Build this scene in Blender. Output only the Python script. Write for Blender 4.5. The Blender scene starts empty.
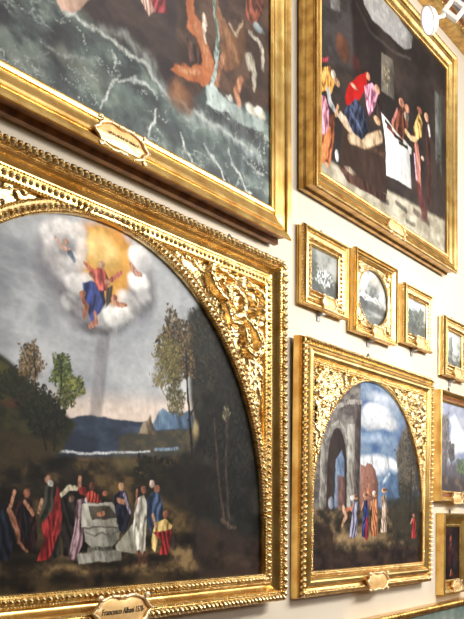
import bpy, math, random
import numpy as np
from mathutils import Vector, Matrix

C = bpy.context.scene.collection
rnd = random.Random(7)

# ------------------------------------------------------------------ materials
def lin(c):
    c = [x / 255.0 for x in c]
    return tuple(x / 12.92 if x <= 0.04045 else ((x + 0.055) / 1.055) ** 2.4 for x in c)

def new_mat(name):
    m = bpy.data.materials.new(name)
    m.use_nodes = True
    nt = m.node_tree
    return m, nt, nt.nodes['Principled BSDF']

def noise_mix(nt, c1, c2, scale, detail=4.0, lo=0.35, hi=0.65):
    tc = nt.nodes.new('ShaderNodeTexCoord')
    n = nt.nodes.new('ShaderNodeTexNoise')
    n.inputs['Scale'].default_value = scale
    n.inputs['Detail'].default_value = detail
    nt.links.new(tc.outputs['Object'], n.inputs['Vector'])
    r = nt.nodes.new('ShaderNodeValToRGB')
    r.color_ramp.elements[0].position = lo
    r.color_ramp.elements[1].position = hi
    r.color_ramp.elements[0].color = (*lin(c1), 1)
    r.color_ramp.elements[1].color = (*lin(c2), 1)
    nt.links.new(n.outputs['Fac'], r.inputs['Fac'])
    return r, n

def bump(nt, b, height_out, strength, dist):
    bp = nt.nodes.new('ShaderNodeBump')
    bp.inputs['Strength'].default_value = strength
    bp.inputs['Distance'].default_value = dist
    nt.links.new(height_out, bp.inputs['Height'])
    nt.links.new(bp.outputs['Normal'], b.inputs['Normal'])

def mat_noise(name, c1, c2, scale, rough, metal=0.0, bstr=0.0, bdist=0.002, detail=4.0, coat=0.0):
    m, nt, b = new_mat(name)
    r, n = noise_mix(nt, c1, c2, scale, detail)
    nt.links.new(r.outputs['Color'], b.inputs['Base Color'])
    b.inputs['Roughness'].default_value = rough
    b.inputs['Metallic'].default_value = metal
    b.inputs['Coat Weight'].default_value = coat
    if bstr:
        bump(nt, b, n.outputs['Fac'], bstr, bdist)
    return m

M = {}
M['gold'] = mat_noise('gilding', (202, 156, 82), (242, 206, 130), 9, .27, .90, .25, .002)
M['gold_carved'] = mat_noise('carved_gilding', (198, 158, 94), (254, 230, 174), 34, .27, .90, .35, .002)
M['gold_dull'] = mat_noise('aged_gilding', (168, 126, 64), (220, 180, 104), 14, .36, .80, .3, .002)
M['gold_pale'] = mat_noise('pale_gilding', (240, 204, 150), (255, 234, 190), 20, .32, .45, .3, .002)
M['gold_plate'] = mat_noise('brass_plate', (236, 188, 118), (250, 210, 146), 20, .4, .35, .2, .001)
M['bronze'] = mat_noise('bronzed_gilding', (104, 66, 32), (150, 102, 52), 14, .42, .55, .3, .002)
M['wood_dark'] = mat_noise('dark_wood', (44, 30, 22), (66, 46, 34), 30, .6)
M['liner'] = mat_noise('brown_liner', (112, 66, 40), (140, 88, 54), 20, .5, .2)
M['wall'] = mat_noise('cream_plaster', (206, 194, 175), (212, 201, 183), 1.3, .85, 0, .05, .003, 6)
M['ceiling'] = mat_noise('white_plaster', (222, 214, 200), (232, 226, 214), 1.0, .9)
M['floor'] = mat_noise('oak_floor', (74, 52, 36), (100, 72, 50), 6, .4)
M['other_wall'] = mat_noise('grey_brown_plaster', (104, 98, 88), (126, 118, 106), 1.0, .9)
M['white'] = mat_noise('white_enamel', (244, 243, 240), (250, 249, 247), 5, .35)
M['iron'] = mat_noise('dark_iron', (36, 30, 28), (52, 44, 40), 30, .5, .6)
M['steel'] = mat_noise('grey_steel', (128, 126, 124), (158, 156, 152), 30, .4, .5)
M['ink'] = mat_noise('black_ink', (34, 22, 14), (48, 32, 20), 30, .6)
M['window'] = None

def window_mat():
    m, nt, b = new_mat('daylit_glass')
    b.inputs['Base Color'].default_value = (.9, .94, 1, 1)
    b.inputs['Emission Color'].default_value = (.92, .96, 1.0, 1)
    b.inputs['Emission Strength'].default_value = 5.0
    return m
M['window'] = window_mat()
def lens_mat():
    m, nt, b = new_mat('lit_lamp_lens')
    b.inputs['Base Color'].default_value = (1, 1, 1, 1)
    b.inputs['Emission Color'].default_value = (1, .97, .93, 1)
    b.inputs['Emission Strength'].default_value = 1.2
    return m
M['lens'] = lens_mat()

def paint_mat(name, rough, coat, spec):
    m, nt, b = new_mat(name)
    a = nt.nodes.new('ShaderNodeAttribute')
    a.attribute_name = 'paint'
    nt.links.new(a.outputs['Color'], b.inputs['Base Color'])
    b.inputs['Roughness'].default_value = rough
    b.inputs['Specular IOR Level'].default_value = spec
    b.inputs['Coat Weight'].default_value = coat
    b.inputs['Coat Roughness'].default_value = .16
    tc = nt.nodes.new('ShaderNodeTexCoord')
    n = nt.nodes.new('ShaderNodeTexNoise')
    n.inputs['Scale'].default_value = 60
    n.inputs['Detail'].default_value = 6
    nt.links.new(tc.outputs['Object'], n.inputs['Vector'])
    bump(nt, b, n.outputs['Fac'], .12, .003)
    return m
M['paint'] = paint_mat('varnished_oil_paint', .55, .0, .08)
M['paint_gloss'] = paint_mat('glossy_varnished_oil_paint', .42, .12, .2)

# ------------------------------------------------------------------ mesh helpers
class MB:
    def __init__(s):
        s.v = []; s.f = []; s.n = 0
    def add(s, v, f):
        v = np.asarray(v, float).reshape(-1, 3)
        s.v.append(v)
        o = s.n
        s.f.extend([tuple(i + o for i in q) for q in f])
        s.n += len(v)
    def build(s, name, mat, parent=None, smooth=True, angle=None):
        me = bpy.data.meshes.new(name)
        v = np.concatenate(s.v)
        me.from_pydata(v.tolist(), [], s.f)
        me.materials.append(mat)
        if smooth:
            me.polygons.foreach_set('use_smooth', [True] * len(me.polygons))
            if angle:
                try:
                    me.set_sharp_from_angle(angle=math.radians(angle))
                except Exception:
                    pass
        me.update()
        o = bpy.data.objects.new(name, me)
        C.objects.link(o)
        if parent: o.parent = parent
        return o

def box(mb, x0, x1, y0, y1, z0, z1):
    v = [(x, y, z) for x in (x0, x1) for y in (y0, y1) for z in (z0, z1)]
    mb.add(v, [(0, 1, 3, 2), (4, 6, 7, 5), (0, 4, 5, 1), (2, 3, 7, 6), (0, 2, 6, 4), (1, 5, 7, 3)])

def tube(mb, pts, r, n=8, closed=False):
    """tube through 3-d points with one radius or one per point"""
    pts = [Vector(p) for p in pts]
    rs = r if hasattr(r, '__len__') else [r] * len(pts)
    k = len(pts); V = []; F = []
    prev = None
    for i, p in enumerate(pts):
        a = pts[(i - 1) % k] if (i > 0 or closed) else p
        b = pts[(i + 1) % k] if (i < k - 1 or closed) else p
        t = (b - a)
        t = t.normalized() if t.length > 1e-9 else Vector((1, 0, 0))
        if prev is None:
            u = t.orthogonal().normalized()
        else:
            u = (prev - t * prev.dot(t))
            u = u.normalized() if u.length > 1e-6 else t.orthogonal().normalized()
        prev = u
        w = t.cross(u)
        for j in range(n):
            an = 2 * math.pi * j / n
            V.append(p + (u * math.cos(an) + w * math.sin(an)) * rs[i])
    m = k if closed else k - 1
    for i in range(m):
        for j in range(n):
            a = i * n + j; b = i * n + (j + 1) % n
            c = ((i + 1) % k) * n + (j + 1) % n; d = ((i + 1) % k) * n + j
            F.append((a, b, c, d))
    if not closed:
        F.append(tuple(range(n - 1, -1, -1))); F.append(tuple(range((k - 1) * n, k * n)))
    mb.add([tuple(q) for q in V], F)

def ellipsoid(nu, nv):
    V = []; F = []
    for i in range(nv + 1):
        th = math.pi * i / nv
        for j in range(nu):
            ph = 2 * math.pi * j / nu
            V.append((math.sin(th) * math.cos(ph), math.sin(th) * math.sin(ph), math.cos(th)))
    for i in range(nv):
        for j in range(nu):
            F.append((i * nu + j, (i + 1) * nu + j, (i + 1) * nu + (j + 1) % nu, i * nu + (j + 1) % nu))
    return np.array(V), F
ELL = ellipsoid(6, 4)
ELLB = ellipsoid(12, 8)

# a frame's own space: x right along the wall, z up, p out of the wall (towards -y)
def offset_path(path, d, closed=True):
    """mitred outward offset of a counter-clockwise 2-d path (x,z)"""
    P = np.asarray(path, float); k = len(P); out = []
    for i in range(k):
        a = P[(i - 1) % k]; b = P[i]; c = P[(i + 1) % k]
        t1 = (b - a) / np.linalg.norm(b - a); t2 = (c - b) / np.linalg.norm(c - b)
        n1 = np.array([t1[1], -t1[0]]); n2 = np.array([t2[1], -t2[0]])
        m = n1 + n2; m = m / np.linalg.norm(m)
        out.append(b + m * d / max(.3, m.dot(n1)))
    return np.array(out)

def sweep(mb, path, prof):
    """prof: list of (d outward, p out of wall)"""
    k = len(path); n = len(prof); V = []
    offs = [offset_path(path, d) for d, p in prof]
    for i in range(k):
        for j, (d, p) in enumerate(prof):
            V.append((offs[j][i][0], -p, offs[j][i][1]))
    F = [(i * n + j, i * n + j + 1, ((i + 1) % k) * n + j + 1, ((i + 1) % k) * n + j) for i in range(k) for j in range(n - 1)]
    mb.add(V, F)

def sweep_segs(mb, path, prof):
    """as sweep, but each straight side gets its own vertices so mitres stay crisp"""
    k = len(path); n = len(prof)
    offs = [offset_path(path, d) for d, p in prof]
    for i in range(k):
        V = []
        for q in (i, (i + 1) % k):
            for j, (d, p) in enumerate(prof):
                V.append((offs[j][q][0], -p, offs[j][q][1]))
        mb.add(V, [(j, j + 1, n + j + 1, n + j) for j in range(n - 1)])

def along(mb, path, d, p, spacing, size, kind='bead', closed=True):
    """repeat a carved lump along a path; size = (along, across, out)"""
    P = offset_path(path, d)
    k = len(P)
    V0, F0 = ELL
    V0 = V0.copy()
    if kind == 'leaf':      # tapers to a lifted tip on its outer side
        V0[:, 0] *= (1 - .55 * V0[:, 1]); V0[:, 2] *= (1 + .35 * V0[:, 1])
    for i in range(k if closed else k - 1):
        a = P[i]; b = P[(i + 1) % k]
        L = np.linalg.norm(b - a)
        if L < spacing * .6 and kind != 'arc':
            pass
        n = max(1, int(round(L / spacing)))
        t = (b - a) / L; nn = np.array([t[1], -t[0]])
        sk = .55 if kind == 'rope' else 0
        for q in range(n):
            c = a + (b - a) * (q + .5) / n
            s = 1 + rnd.uniform(-.12, .12)
            x = V0[:, 0] * size[0] * s; y = V0[:, 1] * size[1] * s; z = V0[:, 2] * size[2] * s
            x = x + sk * y
            X = c[0] + t[0] * x + nn[0] * y; Z = c[1] + t[1] * x + nn[1] * y
            mb.add(np.stack([X, -(p + z), Z], 1), F0)

def resample(path, step, closed=True):
    P = np.asarray(path, float)
    if closed: P = np.vstack([P, P[:1]])
    seg = np.linalg.norm(np.diff(P, axis=0), axis=1); s = np.concatenate([[0], np.cumsum(seg)])
    n = max(3, int(round(s[-1] / step)))
    t = np.linspace(0, s[-1], n, endpoint=not closed)
    return np.stack([np.interp(t, s, P[:, 0]), np.interp(t, s, P[:, 1])], 1)

def rect_path(x0, x1, z0, z1):
    return [(x0, z0), (x1, z0), (x1, z1), (x0, z1)]   # counter-clockwise seen from the room

def empty(name, loc, label, cat, group=None, rx=0, ry=0, rz=0):
    o = bpy.data.objects.new(name, None); C.objects.link(o)
    o.location = loc; o.rotation_euler = (math.radians(rx), math.radians(ry), math.radians(rz))
    o['label'] = label; o['category'] = cat
    if group: o['group'] = group
    o.empty_display_size = .1
    return o

def struct(o):
    o['kind'] = 'structure'
    return o

# ------------------------------------------------------------------ the oil painter
def lattice(rs, n, m):
    return rs.rand(n, m)
def vnoise(U, V, scale, seed):
    rs = np.random.RandomState(seed)
    L = rs.rand(64, 64)
    x = U / scale; y = V / scale
    xi = np.floor(x).astype(int); yi = np.floor(y).astype(int)
    fx = x - xi; fy = y - yi
    fx = fx * fx * (3 - 2 * fx); fy = fy * fy * (3 - 2 * fy)
    g = lambda a, b: L[a % 64, b % 64]
    return (g(xi, yi) * (1 - fx) + g(xi + 1, yi) * fx) * (1 - fy) + (g(xi, yi + 1) * (1 - fx) + g(xi + 1, yi + 1) * fx) * fy
def fbm(U, V, scale, seed, octs=5):
    t = 0; a = .5; s = 0
    for o in range(octs):
        t = t + a * vnoise(U + 17.3 * o, V - 9.1 * o, scale / (2 ** o), seed + o); s += a; a *= .55
    return t / s

class Canvas:
    def __init__(s, w, h, step, warp=1.0, seed=1):
        s.w, s.h = w, h
        s.nx = int(w / step) + 1; s.ny = int(h / step) + 1
        s.u = np.linspace(0, w, s.nx); s.v = np.linspace(0, h, s.ny)
        s.U, s.V = np.meshgrid(s.u, s.v)
        s.seed = seed; s.k = 0
        a = .008 * warp
        s.WU = s.U + a * (fbm(s.U, s.V, .05, seed + 50, 4) - .5) * 2
        s.WV = s.V + a * (fbm(s.U, s.V, .05, seed + 60, 4) - .5) * 2
        s.img = np.zeros((s.ny, s.nx, 3)) + .1
        s.rs = np.random.RandomState(seed)
    def box(s, x0, x1, y0, y1):
        i0 = max(0, int(np.searchsorted(s.u, x0))); i1 = min(s.nx, int(np.searchsorted(s.u, x1)) + 1)
        j0 = max(0, int(np.searchsorted(s.v, y0))); j1 = min(s.ny, int(np.searchsorted(s.v, y1)) + 1)
        return (slice(j0, j1), slice(i0, i1)) if i1 > i0 and j1 > j0 else None
    def blend(s, sl, m, col):
        m = m[..., None]
        s.img[sl] = s.img[sl] * (1 - m) + np.asarray(col) * m
    def polymask(s, pts, soft):
        P = np.array(pts); e = soft * 2 + .012
        sl = s.box(P[:, 0].min() - e, P[:, 0].max() + e, P[:, 1].min() - e, P[:, 1].max() + e)
        if sl is None: return None, None
        X = s.WU[sl]; Y = s.WV[sl]
        ins = np.zeros(X.shape, bool); dist = np.full(X.shape, 1e9)
        for i in range(len(P)):
            a = P[i]; b = P[(i + 1) % len(P)]
            cond = (a[1] > Y) != (b[1] > Y)
            with np.errstate(divide='ignore', invalid='ignore'):
                xs = (b[0] - a[0]) * (Y - a[1]) / (b[1] - a[1] + 1e-12) + a[0]
            ins ^= cond & (X < xs)
            d = b - a; t = np.clip(((X - a[0]) * d[0] + (Y - a[1]) * d[1]) / (d @ d + 1e-12), 0, 1)
            dist = np.minimum(dist, np.hypot(X - a[0] - t * d[0], Y - a[1] - t * d[1]))
        sd = np.where(ins, dist, -dist)
        m = np.clip(.5 + sd / (2 * soft + 1e-6), 0, 1)
        return sl, m * m * (3 - 2 * m)
    def modelled(s, sl, col, ext, x0, x1, folds=False):
        """broken brushwork: drapery-like strokes of lighter and darker paint of one hue"""
        sc = min(.06, max(.012, ext * .5))
        th = .35
        A = s.U[sl] * math.cos(th) + s.V[sl] * math.sin(th); B = -s.U[sl] * math.sin(th) + s.V[sl] * math.cos(th)
        f = fbm(A * 1.8, B * .75, sc, s.seed + s.k * 3, 4) - .5
        g = fbm(s.U[sl], s.V[sl], sc * 2, s.seed + s.k * 5, 2) - .5
        t = np.clip(f * 3.4 + g * 1.2, -1.1, 1.1)[..., None]
        c = np.asarray(lin(col))
        big = min(1.0, .12 / max(ext, .001)) * .55
        hi = c * (1 + .9 * big) + .02 * big; lo = c * (1 - .95 * big)
        out = np.where(t > 0, c + (hi - c) * t, c + (c - lo) * t)
        if x0 is not None and ext < .3:
            q = np.clip((s.U[sl] - x0) / (x1 - x0 + 1e-6), 0, 1)[..., None]
            out = out * (1.2 - .65 * q ** 1.4)
        if ext < .3:
            out = out * .86; out = out * .8 + out.mean(axis=-1, keepdims=True) * .2
        if folds:
            w_ = max(.010, ext * .38)
            ph = (s.U[sl] + .28 * s.V[sl] * (1 if s.k % 2 else -1)) / w_ + 2.2 * fbm(s.U[sl], s.V[sl] * .5, .06, s.seed + s.k * 9, 3)
            fd = np.sin(ph * 2 * math.pi)[..., None]
            out = np.where(fd > 0, out * (1 + .55 * fd) + .012 * fd, out * (1 + .62 * fd))
        return np.clip(out, .001, 1)
    def run(s, ops):
        for op in ops:
            s.k += 1
            k = op[0]
            if k in 'PQ':
                _, pts, col, soft, al = op
                sl, m = s.polymask(pts, soft)
                if sl is None: continue
                ext = min(np.ptp(np.array(pts)[:, 0]), np.ptp(np.array(pts)[:, 1]))
                s.blend(sl, m * al, s.modelled(sl, col, ext, np.array(pts)[:, 0].min(), np.array(pts)[:, 0].max(), k == 'P' and soft < .012 and ext < .25))
            elif k == 'N':
                _, pts, cols, sc, soft, al = op
                sl, m = s.polymask(pts, soft)
                if sl is None: continue
                f = fbm(s.U[sl] * .8, s.V[sl] * 1.25, sc, s.seed * 7 + s.k, 6)
                t = np.clip((f - .5) * 6.0, -1, 1)[..., None]
                c0 = np.array(lin(cols[0])); c1 = np.array(lin(cols[1])); c2 = np.array(lin(cols[2])) if len(cols) > 2 else c0
                col = np.where(t > 0, c0 * (1 - t) + c1 * t, c0 * (1 + t) - c2 * t)
                s.blend(sl, m * al, col)
            elif k == 'R':      # broken foam: thin bright ridges of the noise
                _, pts, col, sc, wd, al, squash = op
                sl, m = s.polymask(pts, .03)
                if sl is None: continue
                f = fbm(s.U[sl] * squash, s.V[sl] / squash + .25 * s.U[sl], sc, s.seed * 3 + s.k, 5)
                gate = np.clip((fbm(s.U[sl], s.V[sl], sc * 1.6, s.seed + s.k * 11, 3) - .45) * 6, 0, 1)
                r = np.clip(1 - np.abs(f - .5) / wd, 0, 1) ** 1.5 * gate
                s.blend(sl, m * r * al, lin(col))
            elif k == 'E':
                _, c, rx, ry, col, soft, al = op
                sl = s.box(c[0] - rx - soft * 2 - .01, c[0] + rx + soft * 2 + .01, c[1] - ry - soft * 2 - .01, c[1] + ry + soft * 2 + .01)
                if sl is None: continue
                q = np.hypot((s.WU[sl] - c[0]) / rx, (s.WV[sl] - c[1]) / ry)
                sd = (1 - q) * min(rx, ry)
                m = np.clip(.5 + sd / (2 * soft + 1e-6), 0, 1); m = m * m * (3 - 2 * m)
                if soft > .008:     # billows
                    g_ = fbm(s.U[sl], s.V[sl], max(.05, min(rx, ry)), s.seed + s.k * 5, 5) - .5
                    q_ = np.clip(((s.U[sl] - c[0]) / rx - (s.V[sl] - c[1]) / ry) * .5, -1, 1)
                    s.blend(sl, m * al, np.asarray(lin(col)) * np.clip(1 + 1.1 * g_ - .48 * q_, .3, 1.5)[..., None])
                else:
                    s.blend(sl, m * al, s.modelled(sl, col, min(rx, ry) * 2, c[0] - rx, c[0] + rx))
            elif k == 'S':
                _, pts, ws, col, soft, al = op
                P = np.array(pts); e = max(ws) + soft * 2 + .012
                sl = s.box(P[:, 0].min() - e, P[:, 0].max() + e, P[:, 1].min() - e, P[:, 1].max() + e)
                if sl is None: continue
                X = s.WU[sl]; Y = s.WV[sl]; best = np.full(X.shape, -1e9)
                for i in range(len(P) - 1):
                    a = P[i]; d = P[i + 1] - a
                    t = np.clip(((X - a[0]) * d[0] + (Y - a[1]) * d[1]) / (d @ d + 1e-12), 0, 1)
                    w = ws[i] * (1 - t) + ws[i + 1] * t
                    best = np.maximum(best, w - np.hypot(X - a[0] - t * d[0], Y - a[1] - t * d[1]))
                m = np.clip(.5 + best / (2 * soft + 1e-6), 0, 1); m = m * m * (3 - 2 * m)
                s.blend(sl, m * al, s.modelled(sl, col, max(ws) * 2.5, None, None))
            elif k == 'F':
                _, c, rx, ry, n, size, cols, al = op
                sl = s.box(c[0] - rx * 1.1, c[0] + rx * 1.1, c[1] - ry * 1.1, c[1] + ry * 1.1)
                if sl is not None:
                    q_ = np.hypot((s.U[sl] - c[0]) / rx, (s.V[sl] - c[1]) / ry) + 1.0 * (fbm(s.U[sl], s.V[sl], min(rx, ry) * .5, s.seed + s.k, 5) - .5)
                    mc = np.mean([lin(c_) for c_ in cols], axis=0) * .72
                    s.blend(sl, np.clip((.82 - q_) * 3, 0, 1) * al * .8, mc)
                for q in range(int(n * 1.5)):
                    an = s.rs.uniform(0, 6.283); r = s.rs.uniform(0, 1) ** .6
                    r *= .8 + .3 * math.sin(an * 5 + s.k) * s.rs.rand()
                    cx = c[0] + rx * r * math.cos(an); cy = c[1] + ry * r * math.sin(an)
                    a = size * s.rs.uniform(.6, 1.5); b = a * s.rs.uniform(.35, .7); th = s.rs.uniform(0, 3.14)
                    sl = s.box(cx - a * 1.3, cx + a * 1.3, cy - a * 1.3, cy + a * 1.3)
                    if sl is None: continue
                    X = s.U[sl] - cx; Y = s.V[sl] - cy
                    x = X * math.cos(th) + Y * math.sin(th); y = -X * math.sin(th) + Y * math.cos(th)
                    m = np.clip((1.15 - np.hypot(x / a, y / b)) * 2.5, 0, 1)
                    # the upper left of a crown takes the lighter paint of the list more often
                    col = np.array(lin(cols[s.rs.randint(len(cols))])) * s.rs.uniform(.75, 1.25)
                    s.blend(sl, m * al, col)
    def finish(s, grain=.16):
        g = fbm(s.U, s.V * 1.6, .03, s.seed + 90, 4) - .5
        g2 = fbm(s.U, s.V, .5, s.seed + 95, 3) - .5
        s.img *= (1 + grain * 2 * g + .12 * g2)[..., None]
        s.img = np.clip(s.img, 0, 1); s.img = np.clip(.93 * s.img * (.5 + .5 * np.clip(s.img / .25, 0, 1)), .003, .95)
    def build(s, name, x0, z0, p, mat, parent):
        """a slightly thick panel whose front carries the paint"""
        nx, ny = s.nx, s.ny
        me = bpy.data.meshes.new(name)
        X = x0 + s.U; Z = z0 + s.V; Y = np.full_like(X, -p)
        V = np.stack([X, Y, Z], -1).reshape(-1, 3)
        bx = np.array([(x0, -p + .02, z0), (x0 + s.w, -p + .02, z0), (x0 + s.w, -p + .02, z0 + s.h), (x0, -p + .02, z0 + s.h)])
        idx = np.arange(nx * ny).reshape(ny, nx)
        q = np.stack([idx[:-1, :-1], idx[:-1, 1:], idx[1:, 1:], idx[1:, :-1]], -1).reshape(-1, 4)
        k = nx * ny
        extra = np.array([(k, k + 3, k + 2, k + 1), (idx[0, 0], k, k + 1, idx[0, -1]), (idx[-1, 0], idx[-1, -1], k + 2, k + 3), (idx[0, 0], idx[-1, 0], k + 3, k), (idx[0, -1], k + 1, k + 2, idx[-1, -1])])
        q = np.vstack([q, extra])
        V = np.vstack([V, bx])
        me.vertices.add(len(V)); me.vertices.foreach_set('co', V.ravel())
        me.loops.add(len(q) * 4); me.loops.foreach_set('vertex_index', q.ravel())
        me.polygons.add(len(q)); me.polygons.foreach_set('loop_start', np.arange(0, len(q) * 4, 4)); me.polygons.foreach_set('loop_total', np.full(len(q), 4))
        me.update(calc_edges=True)
        at = me.color_attributes.new('paint', 'FLOAT_COLOR', 'POINT')
        col = np.ones((len(V), 4)); col[:k, :3] = s.img.reshape(-1, 3); col[k:, :3] = .03
        at.data.foreach_set('color', col.ravel())
        me.materials.append(mat); me.validate()
        o = bpy.data.objects.new(name, me); C.objects.link(o); o.parent = parent
        return o

def canvas_part(parent, x0, x1, z0, z1, p, ops, step, seed, warp=1.0, mat='paint', grain=.16, name='canvas'):
    c = Canvas(x1 - x0, z1 - z0, step, warp, seed)
    c.run(ops); c.finish(grain)
    return c.build(name, x0, z0, p, M[mat], parent)

# ------------------------------------------------------------------ frame parts
def plaque(parent, x, z, p, w, h, writing=None, scribble=False, ornate=1.0, tilt=0):
    """cartouche: shaped plate, scrolled rim, writing"""
    def R(an):
        c, s = abs(math.cos(an)), abs(math.sin(an))
        r = (c ** 2.6 + s ** 2.6) ** (-1 / 2.6)
        r *= 1 + .05 * math.cos(6 * an) + .03 * math.cos(10 * an)
        return r
    n = 48; V = []; F = []
    rings = [0, .3, .6, .85, 1.0]
    for i, q in enumerate(rings):
        for j in range(n):
            an = 2 * math.pi * j / n; r = R(an) * q
            V.append((x + w * .5 * r * math.cos(an), -(p + .012 - .010 * q * q), z + h * .5 * r * math.sin(an)))
    for i in range(len(rings) - 1):
        for j in range(n):
            F.append((i * n + j, i * n + (j + 1) % n, (i + 1) * n + (j + 1) % n, (i + 1) * n + j))
    k = len(V)
    for j in range(n):
        an = 2 * math.pi * j / n; r = R(an)
        V.append((x + w * .5 * r * math.cos(an), -(p - .01), z + h * .5 * r * math.sin(an)))
        F.append(((len(rings) - 1) * n + j, (len(rings) - 1) * n + (j + 1) % n, k + (j + 1) % n, k + j))
    mb = MB(); mb.add(V, F)
    pl = mb.build('name_plate', M['gold_plate'], parent)
    rb = MB(); pts = []; rs = []
    for j in range(64):
        an = 2 * math.pi * j / 64; r = R(an) * 1.02
        pts.append((x + w * .5 * r * math.cos(an), -(p + .008), z + h * .5 * r * math.sin(an)))
        rs.append(h * (.045 + .03 * abs(math.sin(an * 3 + .4)) * ornate))
    tube(rb, pts, rs, 6, True)
    for sx in (-1, 1):
        for sz in (-1, 1):
            cx = x + sx * w * .44; cz = z + sz * h * .44
            sp = []; sr = []
            for q in range(14):
                an = q / 13 * 4.6; rr = h * .15 * (1 - q / 16)
                sp.append((cx + sx * rr * math.cos(an), -(p + .012 + q * .0006), cz + sz * rr * math.sin(an))); sr.append(h * (.06 - q * .002))
            tube(rb, sp, sr, 6)
            v, f = ELLB; rb.add(v * np.array([h * .09, h * .07, h * .09]) + np.array([cx + sx * h * .04, -(p + .014), cz + sz * h * .05]), f)
    for j in range(0, 64, 4):
        v, f = ELL; rb.add(v * np.array([h * .055, h * .05, h * .055]) + np.array([pts[j][0] + (pts[j][0] - x) * .04, -(p + .012), pts[j][2] + (pts[j][2] - z) * .06]), f)
    for sz in (-1, 1):
        for q in (-1, 0, 1):
            v, f = ELLB; rb.add(v * np.array([h * .13, h * .06, h * .075]) + np.array([x + q * h * .16, -(p + .012), z + sz * (h * .5 - abs(q) * h * .02)]), f)
    rb.build('scroll_border', M['gold_pale'], pl)
    if writing:
        cu = bpy.data.curves.new('inscription', 'FONT'); cu.body = writing; cu.size = h * .30; cu.shear = .3
        cu.align_x = 'CENTER'; cu.align_y = 'CENTER'; cu.extrude = .0008; cu.resolution_u = 3
        t = bpy.data.objects.new('inscription', cu); C.objects.link(t)
        dg = bpy.context.evaluated_depsgraph_get()
        me = bpy.data.meshes.new_from_object(t.evaluated_get(dg))
        bpy.data.objects.remove(t)
        xs = [v.co.x for v in me.vertices]; wd = max(xs) - min(xs); sc = min(1.0, w * .82 / wd)
        for v in me.vertices:
            a, b, c_ = v.co
            dome = .0135 - .010 * min(1, (a * sc / (w * .5)) ** 2 + (b / (h * .5)) ** 2)
            v.co = (x + a * sc, -(p + dome + c_), z + b + .0)
        me.materials.clear(); me.materials.append(M['ink'])
        o = bpy.data.objects.new('inscription', me); C.objects.link(o); o.parent = pl
    if scribble:
        sb = MB(); r2 = random.Random(3)
        for row in (.07,):
            xx = -w * .3
            while xx < w * .28:
                L = r2.uniform(.05, .09) * w
                pts = [(x + xx + L * t / 6, -(p + .0135), z + row * h + h * .07 * math.sin(t * 2.4 + xx * 50)) for t in range(7)]
                tube(sb, pts, h * .012, 4); xx += L * 1.25
        sb.build('inscription', M['ink'], pl)
    return pl

def hook(parent, x, z, p=.0):
    mb = MB()
    pts = [(x + .012 * math.cos(a), -(p + .012), z + .014 + .016 * math.sin(a)) for a in np.linspace(0, 2 * math.pi, 14)[:-1]]
    tube(mb, pts, .0035, 6, True)
    box(mb, x - .008, x + .008, -(p + .02), -p, z - .012, z + .004)
    mb.build('hanging_loop', M['iron'], parent)

def bracket(parent, x, z, p0=0.004, p1=.085):
    mb = MB()
    box(mb, x - .02, x + .02, -p0 - .004, -p0, z - .05, z + .01)
    box(mb, x - .02, x + .02, -p1 * .5, -p0, z - .014, z - .004)
    mb.build('support_bracket', M['steel'], parent, smooth=False)

def back_box(parent, x0, x1, z0, z1, p0, p1, mat='wood_dark'):
    mb = MB(); prof = [(0, p0), (0, p1)]
    sweep_segs(mb, rect_path(x0, x1, z0, z1), prof)
    v = [(x0, -p0, z0), (x1, -p0, z0), (x1, -p0, z1), (x0, -p0, z1), (x0, -p1, z0), (x1, -p1, z0), (x1, -p1, z1), (x0, -p1, z1)]
    mb.add(v, [(3, 2, 1, 0), (4, 5, 6, 7)])
    return mb.build('back_box', M[mat], parent, smooth=False)

def arch_path(cx, zs, r, zb, n=64):
    """opening with a round head: bottom-left, bottom-right, up, over, down (counter-clockwise)"""
    P = [(cx - r, zb), (cx + r, zb)]
    for i in range(n + 1):
        a = math.pi * i / n
        P.append((cx + r * math.cos(a), zs + r * math.sin(a)))
    return P

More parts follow.
